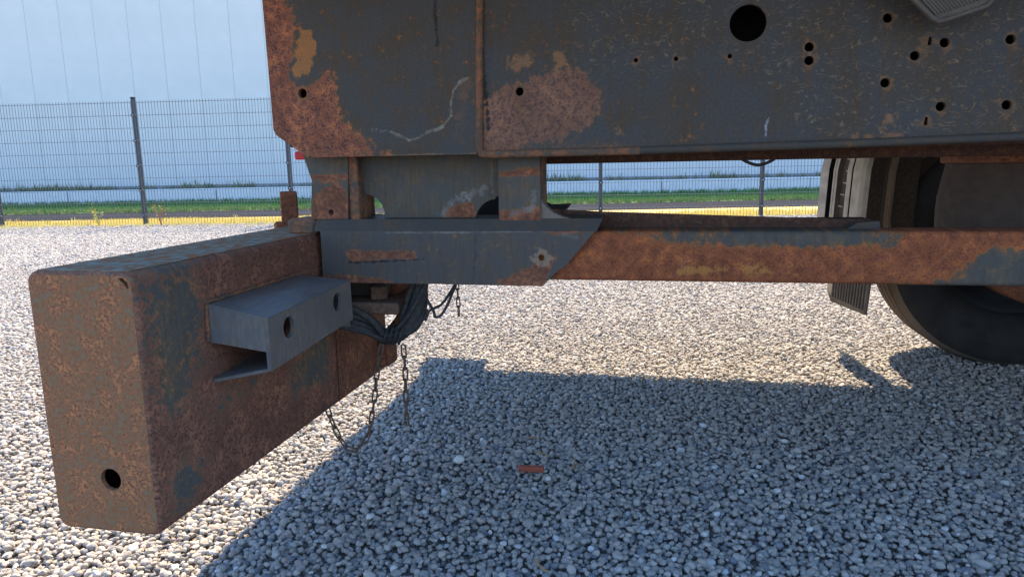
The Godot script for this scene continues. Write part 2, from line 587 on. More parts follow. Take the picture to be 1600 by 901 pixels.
func materials() -> void:
	var tile := Rect2()
	m_rust = worn(tile, 0, 11, {"bias": 0.8, "size": 0.45, "grain": 0.14, "rough": 0.9, "relief": 0.3})
	m_dark = worn(tile, 0, 21, {"bias": 0.05, "size": 0.6, "paint": Color8(77, 73, 68), "paint2": Color8(90, 80, 68), "rough": 0.6, "relief": 0.12})
	m_mixed = worn(tile, 0, 31, {"bias": 0.42, "size": 0.5, "rough": 0.8, "relief": 0.25})
	m_black = plain(Color8(44, 43, 43), 0.85)
	m_rubber = speckled(Color8(40, 38, 36), Color8(58, 54, 50), 61, 0.35, 0.01, 0.2, 0.4, 0.06)
	m_dusty = speckled(Color8(150, 141, 128), Color8(196, 184, 166), 71, 0.3, 0.012, 0.22, 0.4, 0.06)
	m_flap = speckled(Color8(88, 80, 72), Color8(122, 112, 100), 75, 0.3, 0.012, 0.22, 0.5, 0.06)
	m_silt = speckled(Color8(88, 68, 56), Color8(146, 112, 88), 77, 0.16, 0.03, 0.2, 0.5, 0.2)
	m_dark_rust = worn(tile, 0, 41, {"bias": 0.7, "size": 0.5, "paint": Color8(60, 56, 52), "rust_a": Color8(48, 38, 34), "rust_b": Color8(92, 64, 50), "rust_c": Color8(132, 84, 54), "rough": 0.8, "relief": 0.25})  # a darker brown rust for the ledge, inner rail and bottom flange
	m_gap_shade = plain(Color8(26, 25, 25), 0.8, 0.2)  # shade in the mudguard gaps, put into the colour
	m_recess_brown = speckled(Color8(58, 50, 44), Color8(92, 80, 70), 79, 0.2, 0.02, 0.2, 0.5, 0.1)  # darker brown for the mudguard recess
	m_cable = speckled(Color8(46, 44, 42), Color8(84, 80, 74), 83, 0.12, 0.03, 0.2, 0.4, 0.03, 0.7)

# ------------------------------------------------------------------ ground, road, grass
func sheet(called: String, x0: float, x1: float, z0: float, z1: float, y: float, m: Material) -> MeshInstance3D:
	var st := begin()
	quad(st, Vector3(x0, y, -z0), Vector3(x1, y, -z0), Vector3(x1, y, -z1), Vector3(x0, y, -z1), Vector3.UP)
	var o := obj(called, done(st), m)
	tag(o, "", "", "", "structure")
	return o

func fence_z(x: float) -> float:
	return 11.874 - (x + 6.056) * tan(deg_to_rad(3.7))

func scatter(called: String, meshes: Array, count: int, m: Material, label: String, category: String, place: Callable) -> void:
	# very many alike pieces (gravel, blades of grass) as one countless mass: place gives [transform, colour] or null
	var lists := []
	for k in meshes: lists.append([])
	for i in count:
		var p: Variant = place.call(i)
		if p != null: lists[i % meshes.size()].append(p)
	var root := base(called, label, category)
	root.set_meta("kind", "stuff")
	for k in meshes.size():
		var mm := MultiMesh.new()
		mm.transform_format = MultiMesh.TRANSFORM_3D
		mm.use_colors = true
		mm.mesh = meshes[k]
		mm.instance_count = lists[k].size()
		for i in lists[k].size():
			mm.set_instance_transform(i, lists[k][i][0])
			mm.set_instance_color(i, lists[k][i][1])
		var o := MultiMeshInstance3D.new()
		o.name = called + "_pieces"
		o.multimesh = mm
		o.material_override = m
		root.add_child(o, true)
		o.set_meta("kind", "stuff")

func ground() -> void:
	var bed := speckled(Color8(104, 98, 92), Color8(176, 168, 158), 81, 0.6, 0.05, 0.16, 0.7, 0.8, 0.95, 2.2, 512)
	sheet("ground", -300, 300, -300, 600, -0.022, bed)
	var soil := speckled(Color8(176, 152, 96), Color8(212, 190, 136), 91, 1.0, 0.02, 0.2, 0.5, 0.5)
	sheet("verge", -60, 60, 10.4, 13.45, -0.016, soil)
	var tar := speckled(Color8(40, 41, 47), Color8(54, 55, 61), 101, 0.7, 0.02, 0.25, 0.6, 0.1)
	tar.metallic_specular = 0.1
	sheet("asphalt_path", -60, 60, 13.45, 15.55, -0.006, tar)
	var turf := speckled(Color8(64, 100, 44), Color8(92, 116, 56), 111, 1.3, 0.02, 0.2, 0.5, 0.6)
	sheet("lawn", -60, 60, 15.55, 19.42, -0.004, turf)
	# gravel: broken stones of 15 to 32 mm, laid as far as the fence
	var pebble := StandardMaterial3D.new()
	pebble.vertex_color_use_as_albedo = true
	pebble.roughness = 0.9
	pebble.metallic_specular = 0.3
	var kinds := []
	for k in 8: kinds.append(stone_mesh(200 + k, 9 + k % 5, 1, k % 4 != 3))
	var cells := []
	for band in [[0.9, 4.0, 0.0138], [4.0, 6.5, 0.0168], [6.5, 12.9, 0.0212]]:
		var z: float = band[0]
		while z < band[1]:
			var half := 0.80 * z + 1.0
			var n := int(2.0 * half / band[2])
			for k in n: cells.append(Vector3(-half + (k + 0.5) * 2.0 * half / n, band[2], z))
			z += band[2]
	scatter("gravel", kinds, cells.size(), pebble, "grey broken gravel covering the yard under and around the truck", "gravel", func(i: int) -> Variant:
		var c: Vector3 = cells[i]
		var x := c.x + rng.randf_range(-0.5, 0.5) * c.y
		var z := c.z + rng.randf_range(-0.5, 0.5) * c.y
		if z > fence_z(x) + 0.12 + 0.1 * sin(x * 3.1): return null
		var r := c.y * (0.42 + 0.36 * pow(rng.randf(), 1.3)) * (1.45 if rng.randf() < 0.07 else 1.0)
		var s := Vector3(r * rng.randf_range(0.85, 1.25), r * rng.randf_range(0.7, 1.0), r * rng.randf_range(0.85, 1.2))
		var b := Basis.from_euler(Vector3(rng.randf_range(-0.6, 0.6), rng.randf() * TAU, rng.randf_range(-0.6, 0.6))) * Basis.from_scale(s)
		var v := rng.randf_range(0.30, 0.46)
		var t := rng.randf()
		var col := Color(v * 1.09, v * 0.98, v * 0.85)
		if t < 0.10: col = Color(v * 1.12, v * 0.93, v * 0.80)
		elif t < 0.14: col = Color(v * 1.5, v * 1.45, v * 1.36)
		elif t < 0.22: col = Color(v * 0.6, v * 0.6, v * 0.62)
		return [Transform3D(b, Vector3(x, -0.012 + rng.randf_range(-0.006, 0.008), -z)), col])
	# blades: the parched verge, the mown lawn, the weeds on the ledge
	var tufts := []
	for k in 3:
		var st := begin()
		st.set_smooth_group(-1)
		for q in 9:
			var w := rng.randf() * TAU
			var o := Vector3(rng.randfn() * 0.35, 0, rng.randfn() * 0.35)
			var lean := Vector3(cos(w), 0, sin(w)) * rng.randf_range(0.1, 0.55)
			var side := Vector3(-sin(w), 0, cos(w)) * 0.06
			var hgt := rng.randf_range(0.6, 1.1)
			tri(st, o - side, o + side, o + lean + Vector3.UP * hgt, Vector3.UP + lean)
		tufts.append(done(st))
	var blade := StandardMaterial3D.new()
	blade.vertex_color_use_as_albedo = true
	blade.roughness = 0.8
	blade.backlight_enabled = true
	blade.backlight = Color(0.35, 0.33, 0.2)
	scatter("dry_grass", tufts, 22000, blade, "parched yellow grass along the foot of the mesh fence", "grass", func(_i: int) -> Variant:
		var x := rng.randf_range(-15.0, 13.0)
		var z := rng.randf_range(fence_z(x) - (0.55 if x < -3.5 and rng.randf() < 0.2 else 0.06), 12.95 + 0.2 * sin(x * 1.7))
		if x > -2.0 and z > 12.3 + 0.2 * sin(x * 2.0) and rng.randf() < 0.93: return null
		var s := rng.randf_range(0.035, 0.075) * (1.8 if rng.randf() < 0.015 else 1.0)
		var v := rng.randf_range(0.8, 1.15)
		return [Transform3D(Basis(Vector3.UP, rng.randf() * TAU) * Basis.from_scale(Vector3(s, s * 0.9, s)), Vector3(x, -0.016, -z)), Color(0.80 * v, 0.69 * v, 0.24 * v)])
	scatter("lawn_grass", tufts, 26000, blade, "short green lawn between the asphalt path and the low wall", "grass", func(_i: int) -> Variant:
		var x := rng.randf_range(-19.0, 19.0)
		var z := rng.randf_range(15.5 - 0.12 * sin(x * 2.3) - 0.1 * rng.randf(), 19.4)
		var s := rng.randf_range(0.06, 0.12) * (1.7 if z > 19.1 else 1.0)
		var v := rng.randf_range(0.75, 1.25)
		var dry := rng.randf() * (1.0 if z < 16.3 else 0.3)
		return [Transform3D(Basis(Vector3.UP, rng.randf() * TAU) * Basis.from_scale(Vector3(s, s * 0.8, s)), Vector3(x, -0.004, -z)), Color(lerpf(0.075, 0.30, dry) * v, lerpf(0.235, 0.32, dry) * v, lerpf(0.045, 0.09, dry) * v)])
	scatter("ledge_weeds", tufts, 5200, blade, "scrubby green weeds growing on the ledge between low wall and hall", "weeds", func(i: int) -> Variant:
		var x := rng.randf_range(-20.0, 20.0)
		var clump := sin(x * 1.35) * 0.5 + sin(x * 4.3 + 1.0) * 0.4 + sin(x * 0.57 + 2.0) * 0.4 + sin(x * 11.0) * 0.3
		if rng.randf() > 0.28 + clampf(clump * 0.6, 0.0, 0.65): return null
		var s := rng.randf_range(0.05, 0.12) * (1.7 if rng.randf() < 0.15 else 1.0) * clampf(1.0 + clump * 0.4, 0.7, 1.4)
		var v := rng.randf_range(0.7, 1.25)
		return [Transform3D(Basis(Vector3.UP, rng.randf() * TAU) * Basis.from_scale(Vector3(s, s * 1.2, s)), Vector3(x, 0.36, -rng.randf_range(19.75, 20.6))), Color(0.17 * v, 0.19 * v, 0.085 * v)])

# ------------------------------------------------------------------ hall, low wall, fence
func hall() -> void:
	var skin := speckled(Color8(222, 225, 219), Color8(228, 230, 224), 121, 2.5, 0.01, 0.1, 0.3, 0.0, 0.5)
	var joint := plain(Color8(170, 172, 176), 0.8)
	var at := Vector3(0, 0, -22.2)
	var b := base("hall", "long white hall clad in tall flat metal panels beyond the fence", "building", at)
	var st := begin()
	cbox(st, Vector3(-24, 0.3, -18), Vector3(24, 6.3, 0.003), 0.004)
	obj("wall_core", done(st), joint, b)
	var pm := begin()
	cbox(pm, Vector3(-0.496, 0.0, -0.03), Vector3(0.496, 5.9, 0.012), 0.004)
	var panel := done(pm)
	for k in 46:
		var o := obj("wall_panel", panel, skin, b)
		o.position = Vector3(-22.7 + k * 1.0, 0.42, 0)
	st = begin()
	cbox(st, Vector3(-24.05, 6.32, -18.1), Vector3(24.05, 6.5, 0.06), 0.01)
	obj("roof_edge", done(st), plain(Color8(190, 194, 198), 0.6), b)
	st = begin()
	cbox(st, Vector3(-24, 0.30, -0.03), Vector3(24, 0.415, 0.03), 0.005)
	obj("base_flashing", done(st), plain(Color8(150, 154, 158), 0.6), b)
	# low wall with a soil ledge behind it
	var wall := base("low_wall", "low pale concrete retaining wall between lawn and hall", "wall", Vector3(0, 0, -19.45))
	var cm := speckled(Color8(226, 226, 225), Color8(238, 238, 236), 131, 1.4, 0.015, 0.2, 0.4, 0.05)
	for k in 12:
		st = begin()
		cbox(st, Vector3(-23.9 + k * 4.0, -0.05, -0.24), Vector3(-19.93 + k * 4.0, 0.375, 0.0), 0.012)
		obj("wall_block", done(st), cm, wall)
	st = begin()
	cbox(st, Vector3(-24, -0.03, -2.3), Vector3(24, 0.33, -0.25), 0.01)
	var led := obj("soil_ledge", done(st), speckled(Color8(96, 92, 84), Color8(150, 146, 138), 141, 0.8, 0.03, 0.2, 0.6, 0.5))
	led.position = Vector3(0, 0, -19.45)
	tag(led, "", "", "", "structure")

func fence() -> void:
	var ang := deg_to_rad(3.7)
	var p0 := Vector3(-6.056, 0, -11.874)
	var f := base("mesh_fence", "grey double rod mesh fence on slim posts across the yard", "fence", p0, -ang)
	var steel := plain(Color8(62, 68, 76), 0.5, 0.5)
	var rod := plain(Color8(92, 98, 106), 0.4, 0.6)
	var tall := begin()
	tall.set_smooth_group(-1)
	for k in 50:
		var x := 0.025 + k * 0.05
		cbox(tall, Vector3(x - 0.0028, 0.0, -0.0028), Vector3(x + 0.0028, 1.985, 0.0028), 0.0003)
	var uprights := done(tall)
	var flat := begin()
	for s in [-1.0, 1.0]:
		cbox(flat, Vector3(0.0, -0.003, s * 0.0061 - 0.003), Vector3(2.5, 0.003, s * 0.0061 + 0.003), 0.001)
	var pair := done(flat)
	var pm := begin()
	cbox(pm, Vector3(-0.03, -0.05, -0.065), Vector3(0.03, 2.02, -0.018), 0.004)
	var post := done(pm)
	pm = begin()
	cbox(pm, Vector3(-0.034, 2.021, -0.07), Vector3(0.034, 2.045, -0.014), 0.006)
	var cap := done(pm)
	pm = begin()
	cbox(pm, Vector3(-0.035, -0.02, -0.018), Vector3(0.035, 0.02, 0.016), 0.004)
	var clip := done(pm)
	pm = begin()
	cbox(pm, Vector3(-0.007, -0.007, 0.0), Vector3(0.007, 0.007, 0.006), 0.002)
	var bolt := done(pm)
	var zinc := plain(Color8(190, 192, 196), 0.3, 0.6)
	for i in range(-4, 8):
		var p := obj("fence_post", post, steel, f)
		p.position.x = i * 2.5
		obj("post_cap", cap, m_black, p)
		for k in [0, 2, 4, 6, 8]:
			var c := obj("clip", clip, steel, p)
			c.position.y = 0.155 + k * 0.2
			var bo := obj("bolt", bolt, zinc, p)
			bo.position = Vector3(0, 0.155 + k * 0.2, 0.017)
		if i == 7: break
		var v := obj("upright_rods", uprights, rod, f)
		v.position.x = i * 2.5
		v.set_meta("kind", "stuff")
		for k in 10:
			var h := obj("horizontal_rod", pair, rod, f)
			h.position = Vector3(i * 2.5, 0.155 + k * 0.2, 0)

# ------------------------------------------------------------------ the truck
func vehicle() -> void:
	org = Vector3(0.2, 0, -2.2)
	truck = base("truck", "rusty dark truck rear chassis with box bumper, tube beam and dusty wheel", "truck", to_world(0.2, 0, 2.2), TURN)
	chassis()
	underrun()
	bumper()
	wheel_and_guard()
	# the cargo body above: out of view, it shades the chassis and the gravel
	var grey := plain(Color8(120, 122, 124), 0.6)
	var body := box_part("cargo_body", -1.07, 7.0, 1.36, 3.3, 0.95, 3.71, grey, truck, 0.01)
	body.set_meta("label", "grey cargo body carried above the chassis")
	box_part("side_skirt", -1.07, 7.0, 1.03, 1.357, 3.66, 3.71, grey, truck)
	for k in 4: box_part("cross_member", -0.5 + k * 0.9, -0.42 + k * 0.9, 1.22, 1.355, 1.75, 3.4, m_dark, truck)
	# rear lamp of the far side
	var lamp := box_part("tail_lamp", -1.09, -0.80, 0.72, 0.90, 3.55, 3.64, m_black, truck, 0.01)

func chassis() -> void:
	var er := Rect2(-0.92, 0.87, 0.56, 0.45)
	var end_holes := [PackedVector2Array([Vector2(-0.789, 1.033)]), PackedVector2Array([Vector2(-0.789, 1.033)])]
	var end_mat := worn(er, 1300.0, 301, {"streak": 0.55, "paint": Color8(80, 77, 73), "paint2": Color8(84, 74, 62), "ka": 0.3, "kb": 0.6, "kd": 0.8, "blot": 0.035, "cell": 44, "grain": 0.12, "wear": 0.8, "rough": 0.62, "relief": 0.35, "coarse": 0.009,
		"rust_a": Color8(60, 42, 46), "rust_b": Color8(150, 92, 66), "rust_c": Color8(190, 116, 66),
		"rust": [PackedVector2Array([Vector2(-0.88, 1.288), Vector2(-0.825, 1.284), Vector2(-0.824, 1.218), Vector2(-0.791, 1.21), Vector2(-0.805, 1.171), Vector2(-0.796, 1.15), Vector2(-0.804, 1.123), Vector2(-0.816, 1.083), Vector2(-0.816, 1.063), Vector2(-0.791, 1.044), Vector2(-0.768, 1.047), Vector2(-0.728, 1.077), Vector2(-0.711, 1.052), Vector2(-0.711, 1.004), Vector2(-0.697, 0.962), Vector2(-0.661, 0.933), Vector2(-0.603, 0.906), Vector2(-0.566, 0.891), Vector2(-0.589, 0.883), Vector2(-0.788, 0.887), Vector2(-0.878, 0.943)])],
		"ochre": [PackedVector2Array([Vector2(-0.785, 1.168), Vector2(-0.758, 1.164), Vector2(-0.749, 1.127), Vector2(-0.767, 1.078), Vector2(-0.802, 1.063), Vector2(-0.812, 1.08), Vector2(-0.799, 1.121)])], "ochre_color": Color8(172, 114, 64),
		"strokes": [
			[PackedVector2Array([Vector2(-0.405, 1.052), Vector2(-0.426, 1.043), Vector2(-0.441, 1.027), Vector2(-0.447, 1.001), Vector2(-0.448, 0.975), Vector2(-0.469, 0.951), Vector2(-0.501, 0.942), Vector2(-0.521, 0.931), Vector2(-0.543, 0.926), Vector2(-0.586, 0.945), Vector2(-0.63, 0.951)]), 0.0035, Color8(146, 134, 114), 0.75, 0.8],
			[PackedVector2Array([Vector2(-0.409, 1.039), Vector2(-0.422, 1.014), Vector2(-0.429, 0.968), Vector2(-0.433, 0.928)]), 0.012, Color8(120, 92, 74), 0.5, 0.0],
			[PackedVector2Array([Vector2(-0.474, 1.26), Vector2(-0.475, 1.172), Vector2(-0.473, 1.118)]), 0.004, Color8(52, 46, 42), 0.8, 1.4],
			[PackedVector2Array([Vector2(-0.603, 0.893), Vector2(-0.486, 0.894), Vector2(-0.393, 0.894)]), 0.003, Color8(140, 112, 84), 0.6, 0.3]],
		"holes": [Vector3(-0.79, 1.032, 0.010)]})
	var h0: Vector2 = end_holes[0][0]
	var o := obj("rear_plate", plate(PackedVector2Array([Vector2(-0.871, 1.314), Vector2(-0.866, 0.956), Vector2(-0.86, 0.944), Vector2(-0.787, 0.893), Vector2(-0.393, 0.892), Vector2(-0.386, 1.279)]), [circle(h0.x, h0.y, 0.0105)], 1.512, 0.012, er), end_mat, truck)
	o.set_meta("label", "rear end plate with rust along its cut lower corner")
	# the long side member, with its round hole and bolt holes
	var sr := Rect2(-0.42, 0.87, 1.75, 0.45)
	var spots := [PackedVector2Array([Vector2(-0.299, 1.019), Vector2(0.269, 1.08), Vector2(0.27, 1.055), Vector2(0.405, 1.125), Vector2(0.456, 1.055), Vector2(0.505, 1.076), Vector2(0.614, 1.076), Vector2(0.408, 1.008), Vector2(0.507, 0.961), Vector2(0.618, 0.96)]), PackedVector2Array([Vector2(-0.059, 1.071), Vector2(0.02, 1.07), Vector2(0.123, 1.07)])]
	var holes := []
	var stains := []
	for q in spots[0]:
		holes.append(circle(q.x, q.y, 0.0088)); stains.append(Vector3(q.x, q.y, 0.0085))
	for q in spots[1]:
		holes.append(circle(q.x, q.y, 0.0045, 12)); stains.append(Vector3(q.x, q.y, 0.006))
	for q in [Vector2(0.9, 1.06), Vector2(1.1, 0.98), Vector2(1.25, 1.1)]:
		holes.append(circle(q.x, q.y, 0.0088))
	for q in PackedVector2Array([Vector2(0.479, 1.08), Vector2(0.483, 0.935)]):
		holes.append(PackedVector2Array([q + Vector2(-0.003, -0.007), q + Vector2(0.004, -0.008), q + Vector2(0.004, 0.007), q + Vector2(-0.001, 0.008)])); stains.append(Vector3(q.x, q.y, 0.008))
	var big: Vector2 = PackedVector2Array([Vector2(0.155, 1.13)])[0]
	holes.append(circle(big.x, big.y, 0.0345, 36))
	var side_mat := worn(sr, 900.0, 331, {"streak": 0.55, "paint": Color8(80, 77, 74), "paint2": Color8(84, 74, 62), "ka": 0.3, "kb": 0.5, "kd": 0.8, "cell": 20, "wear": 0.8, "rough": 0.6, "relief": 0.4, "coarse": 0.008, "grain": 0.14,
		"rust_a": Color8(78, 60, 56), "rust_b": Color8(136, 98, 78), "rust_c": Color8(166, 114, 78),
		"rust": [PackedVector2Array([Vector2(-0.392, 0.993), Vector2(-0.328, 1.034), Vector2(-0.267, 1.037), Vector2(-0.244, 1.057), Vector2(-0.18, 1.061), Vector2(-0.143, 1.036), Vector2(-0.13, 0.991), Vector2(-0.147, 0.95), Vector2(-0.194, 0.926), Vector2(-0.289, 0.915), Vector2(-0.373, 0.898), Vector2(-0.395, 0.893)]), PackedVector2Array([Vector2(-0.385, 0.904), Vector2(-0.181, 0.896), Vector2(-0.069, 0.897), Vector2(-0.068, 0.881), Vector2(-0.385, 0.885)])],
		"ochre": [PackedVector2Array([Vector2(-0.338, 1.083), Vector2(-0.273, 1.096), Vector2(-0.271, 1.073), Vector2(-0.314, 1.06)]), PackedVector2Array([Vector2(-0.23, 1.104), Vector2(-0.204, 1.105), Vector2(-0.199, 1.063), Vector2(-0.223, 1.048)]), PackedVector2Array([Vector2(0.407, 0.95), Vector2(0.439, 0.947), Vector2(0.437, 0.926), Vector2(0.415, 0.926)]), PackedVector2Array([Vector2(0.341, 0.914), Vector2(0.454, 0.918), Vector2(0.455, 0.906), Vector2(0.342, 0.904)]), PackedVector2Array([Vector2(-0.108, 0.931), Vector2(-0.082, 0.93), Vector2(-0.086, 0.918), Vector2(-0.104, 0.918)])], "ochre_color": Color8(146, 106, 74),
		"wrinkle": [PackedVector2Array([Vector2(0.233, 1.236), Vector2(0.821, 1.194), Vector2(0.853, 0.912), Vector2(0.271, 0.91), Vector2(0.226, 0.99), Vector2(0.073, 1.106), Vector2(0.057, 1.249)]), PackedVector2Array([Vector2(-0.205, 1.268), Vector2(0.057, 1.249), Vector2(0.073, 1.106), Vector2(0, 1.024), Vector2(-0.18, 1.069)])],
		"smooth": [PackedVector2Array([Vector2(-0.364, 1.279), Vector2(-0.231, 1.27), Vector2(-0.233, 1.084), Vector2(-0.341, 1.089)]), PackedVector2Array([Vector2(-0.102, 1.04), Vector2(0.171, 1.041), Vector2(0.223, 0.929), Vector2(-0.101, 0.906)])],
		"strokes": [
			[PackedVector2Array([Vector2(0.2, 0.952), Vector2(0.195, 0.936), Vector2(0.196, 0.917)]), 0.0022, Color8(170, 172, 176), 0.8, 0.2],
			[PackedVector2Array([Vector2(-0.373, 0.909), Vector2(-0.248, 0.906), Vector2(-0.049, 0.9)]), 0.006, Color8(134, 96, 70), 0.6, 0.3],
			[PackedVector2Array([Vector2(0.269, 1.077), Vector2(0.271, 1.058)]), 0.003, Color8(150, 140, 120), 0.6, 0.3],
			[PackedVector2Array([Vector2(-0.374, 1.052), Vector2(-0.371, 0.999), Vector2(-0.369, 0.946)]), 0.004, Color8(40, 38, 36), 0.7, -0.6]],
		"holes": stains})
	var long := PackedVector2Array([Vector2(-0.374, 1.28), Vector2(-0.385, 0.89), Vector2(0.319, 0.893), Vector2(0.651, 0.901)])
	long.append_array([Vector2(2.6, 0.905), Vector2(2.6, 1.29)])
	long[0].y = 1.29
	o = obj("side_member", plate(long, holes, 1.52, 0.010, sr), side_mat, truck)
	o.set_meta("label", "long dark side member with flaking paint and drilled holes")
	# the folded lip round its lower and rear edge
	var st := begin()
	var edge := [Vector3(-0.377, 1.279, 1.516), Vector3(-0.388, 0.904, 1.516), Vector3(-0.384, 0.893, 1.516), Vector3(-0.37, 0.891, 1.516), Vector3(-0.049, 0.892, 1.516), Vector3(0.318, 0.896, 1.516), Vector3(0.649, 0.902, 1.516)]
	edge.append(Vector3(2.6, 0.908, 1.516))
	var path := []
	for q in edge: path.append(V(q.x, q.y, q.z))
	pipe(st, path.slice(0, 5), 0.0085, 10)
	obj("folded_lip", done(st), m_mixed, truck).set_meta("label", "rusty rounded lip at the rear corner of the side member")
	st = begin()
	pipe(st, path.slice(4), 0.0086, 10)
	obj("folded_lip", done(st), m_dark, truck)
	# the box behind: back web, bottom flange and the inner members
	box_part("rear_light_stop", -0.868, -0.862, 0.96, 1.30, 1.525, 1.639, m_black, truck)  # added out of sight to keep light from entering the box
	box_part("inner_web", -0.90, 2.6, 0.92, 1.30, 1.64, 1.65, plain(Color8(30, 28, 27), 0.9, 0.2), truck)  # near-black, so the shade inside the holes is in the colour
	box_part("bottom_flange", -0.385, 2.6, 0.890, 0.899, 1.533, 1.638, m_dark_rust, truck)
	box_part("top_flange", -0.86, 2.6, 1.301, 1.31, 1.525, 1.65, m_dark, truck)
	box_part("inner_rail", -0.285, 2.6, 0.868, 1.22, 1.70, 1.745, m_dark_rust, truck)
	box_part("far_rail", -0.85, 2.6, 0.95, 1.22, 2.75, 2.80, m_dark, truck)
	box_part("red_marker", -0.976, -0.93, 0.892, 0.914, 1.80, 1.83, plain(Color8(196, 40, 38), 0.35), truck, 0.004)

func underrun() -> void:
	# hangers and web between the side member and the tube
	var hr := Rect2(-0.90, 0.72, 0.70, 0.20)
	var pin: Vector2 = PackedVector2Array([Vector2(-0.761, 0.767)])[0]
	var hm := worn(hr, 1300.0, 361, {"paint": Color8(92, 88, 81), "paint2": Color8(108, 96, 80), "ka": 0.3, "kb": 0.5, "kd": 0.7, "rough": 0.75, "relief": 0.25, "wear": 0.8,
		"rust": [PackedVector2Array([Vector2(-0.813, 0.751), Vector2(-0.806, 0.796), Vector2(-0.785, 0.817), Vector2(-0.746, 0.834), Vector2(-0.718, 0.813), Vector2(-0.717, 0.751)]), PackedVector2Array([Vector2(-0.819, 0.85), Vector2(-0.711, 0.851), Vector2(-0.712, 0.841), Vector2(-0.816, 0.838)]), PackedVector2Array([Vector2(-0.358, 0.854), Vector2(-0.265, 0.861), Vector2(-0.265, 0.847), Vector2(-0.359, 0.843)]), PackedVector2Array([Vector2(-0.504, 0.753), Vector2(-0.48, 0.777), Vector2(-0.429, 0.786), Vector2(-0.42, 0.75)]), PackedVector2Array([Vector2(-0.363, 0.767), Vector2(-0.262, 0.773), Vector2(-0.262, 0.738), Vector2(-0.364, 0.738)])],
		"strokes": [
			[PackedVector2Array([Vector2(-0.504, 0.757), Vector2(-0.48, 0.787), Vector2(-0.441, 0.801), Vector2(-0.403, 0.815)]), 0.010, Color8(150, 146, 138), 0.55, 0.3],
			[PackedVector2Array([Vector2(-0.328, 0.76), Vector2(-0.285, 0.773), Vector2(-0.277, 0.808)]), 0.008, Color8(140, 136, 130), 0.5, 0.2],
			[PackedVector2Array([Vector2(-0.383, 0.879), Vector2(-0.383, 0.808)]), 0.004, Color8(128, 120, 104), 0.6, 0.8]],
		"holes": []})
	var o := obj("rear_hanger", plate(PackedVector2Array([Vector2(-0.824, 0.903), Vector2(-0.711, 0.9), Vector2(-0.72, 0.751), Vector2(-0.813, 0.751), Vector2(-0.805, 0.841)]), [circle(pin.x, pin.y, 0.0065, 12)], 1.56, 0.012, hr), hm, truck)
	o.set_meta("label", "rear hanger plate with a round rust patch and pin hole")
	box_part("hanger_rib", -0.717, -0.692, 0.746, 0.91, 1.565, 1.66, m_mixed, truck)
	box_part("hanger_back", -0.80, -0.72, 0.75, 0.91, 1.60, 1.66, m_mixed, truck)
	var web := PackedVector2Array()
	for q in PackedVector2Array([Vector2(-0.715, 0.904), Vector2(-0.365, 0.899), Vector2(-0.367, 0.799), Vector2(-0.375, 0.796)]): web.append(q)
	var cr: Vector2 = PackedVector2Array([Vector2(-0.373, 0.742)])[0]
	for k in 7:
		var w := deg_to_rad(92.0 + k * 14.5)
		web.append(cr + Vector2(cos(w), sin(w)) * 0.050)
	for q in PackedVector2Array([Vector2(-0.431, 0.738), Vector2(-0.643, 0.741)]): web.append(q)
	for q in PackedVector2Array([Vector2(-0.645, 0.766), Vector2(-0.649, 0.781), Vector2(-0.66, 0.794), Vector2(-0.675, 0.803), Vector2(-0.695, 0.807), Vector2(-0.721, 0.807)]): web.append(q)
	obj("hanger_web", plate(web, [], 1.60, 0.010, hr), hm, truck)
	obj("front_hanger", plate(PackedVector2Array([Vector2(-0.357, 0.895), Vector2(-0.265, 0.893), Vector2(-0.264, 0.744), Vector2(-0.358, 0.744)]), [], 1.56, 0.012, hr), hm, truck)
	box_part("hanger_side", -0.275, -0.265, 0.75, 0.888, 1.573, 1.66, m_mixed, truck)
	box_part("dark_bracket", -0.545, -0.45, 0.72, 0.90, 1.95, 2.1, m_black, truck)
	var st := begin()
	pipe(st, [V(-0.78, 0.735, 1.85), V(-0.70, 0.735, 1.8), V(-0.62, 0.745, 1.78)], 0.008, 8)
	obj("brake_pipe", done(st), m_black, truck)
	# the tube beam, a rectangular hollow section with rounded corners
	var tr := Rect2(-0.80, 0.595, 1.75, 0.16)
	var tm := worn(tr, 900.0, 381, {"bias": 0.95, "pit": 0.6, "fleck": 0.4, "cell": 24, "paint": Color8(90, 85, 78), "paint2": Color8(112, 100, 82), "ka": 0.3, "kb": 0.5, "kd": 0.7, "rough": 0.88, "relief": 0.22, "coarse": 0.02, "grain": 0.2,
		"rust_a": Color8(88, 52, 46), "rust_b": Color8(158, 92, 58), "rust_c": Color8(200, 120, 60),
		"keep": [PackedVector2Array([Vector2(0.512, 0.605), Vector2(0.579, 0.638), Vector2(0.615, 0.68), Vector2(0.643, 0.689), Vector2(0.859, 0.7), Vector2(0.871, 0.589), Vector2(0.513, 0.582)]), PackedVector2Array([Vector2(0.435, 0.608), Vector2(0.463, 0.628), Vector2(0.501, 0.626), Vector2(0.516, 0.609)]), PackedVector2Array([Vector2(-0.144, 0.735), Vector2(0.48, 0.727), Vector2(0.458, 0.696), Vector2(0.189, 0.692), Vector2(0.032, 0.702), Vector2(-0.103, 0.716)])],
		"ochre": [PackedVector2Array([Vector2(0.025, 0.647), Vector2(0.141, 0.654), Vector2(0.147, 0.635), Vector2(0.034, 0.625)]), PackedVector2Array([Vector2(0.165, 0.651), Vector2(0.223, 0.652), Vector2(0.227, 0.634), Vector2(0.168, 0.632)]), PackedVector2Array([Vector2(0.256, 0.65), Vector2(0.294, 0.647), Vector2(0.289, 0.634), Vector2(0.259, 0.634)])], "ochre_color": Color8(178, 122, 66)})
	st = begin()
	var prof := rrect(1.562, 0.613, 1.66, 0.722, 0.010, 3)
	var n := prof.size()
	st.set_smooth_group(0)
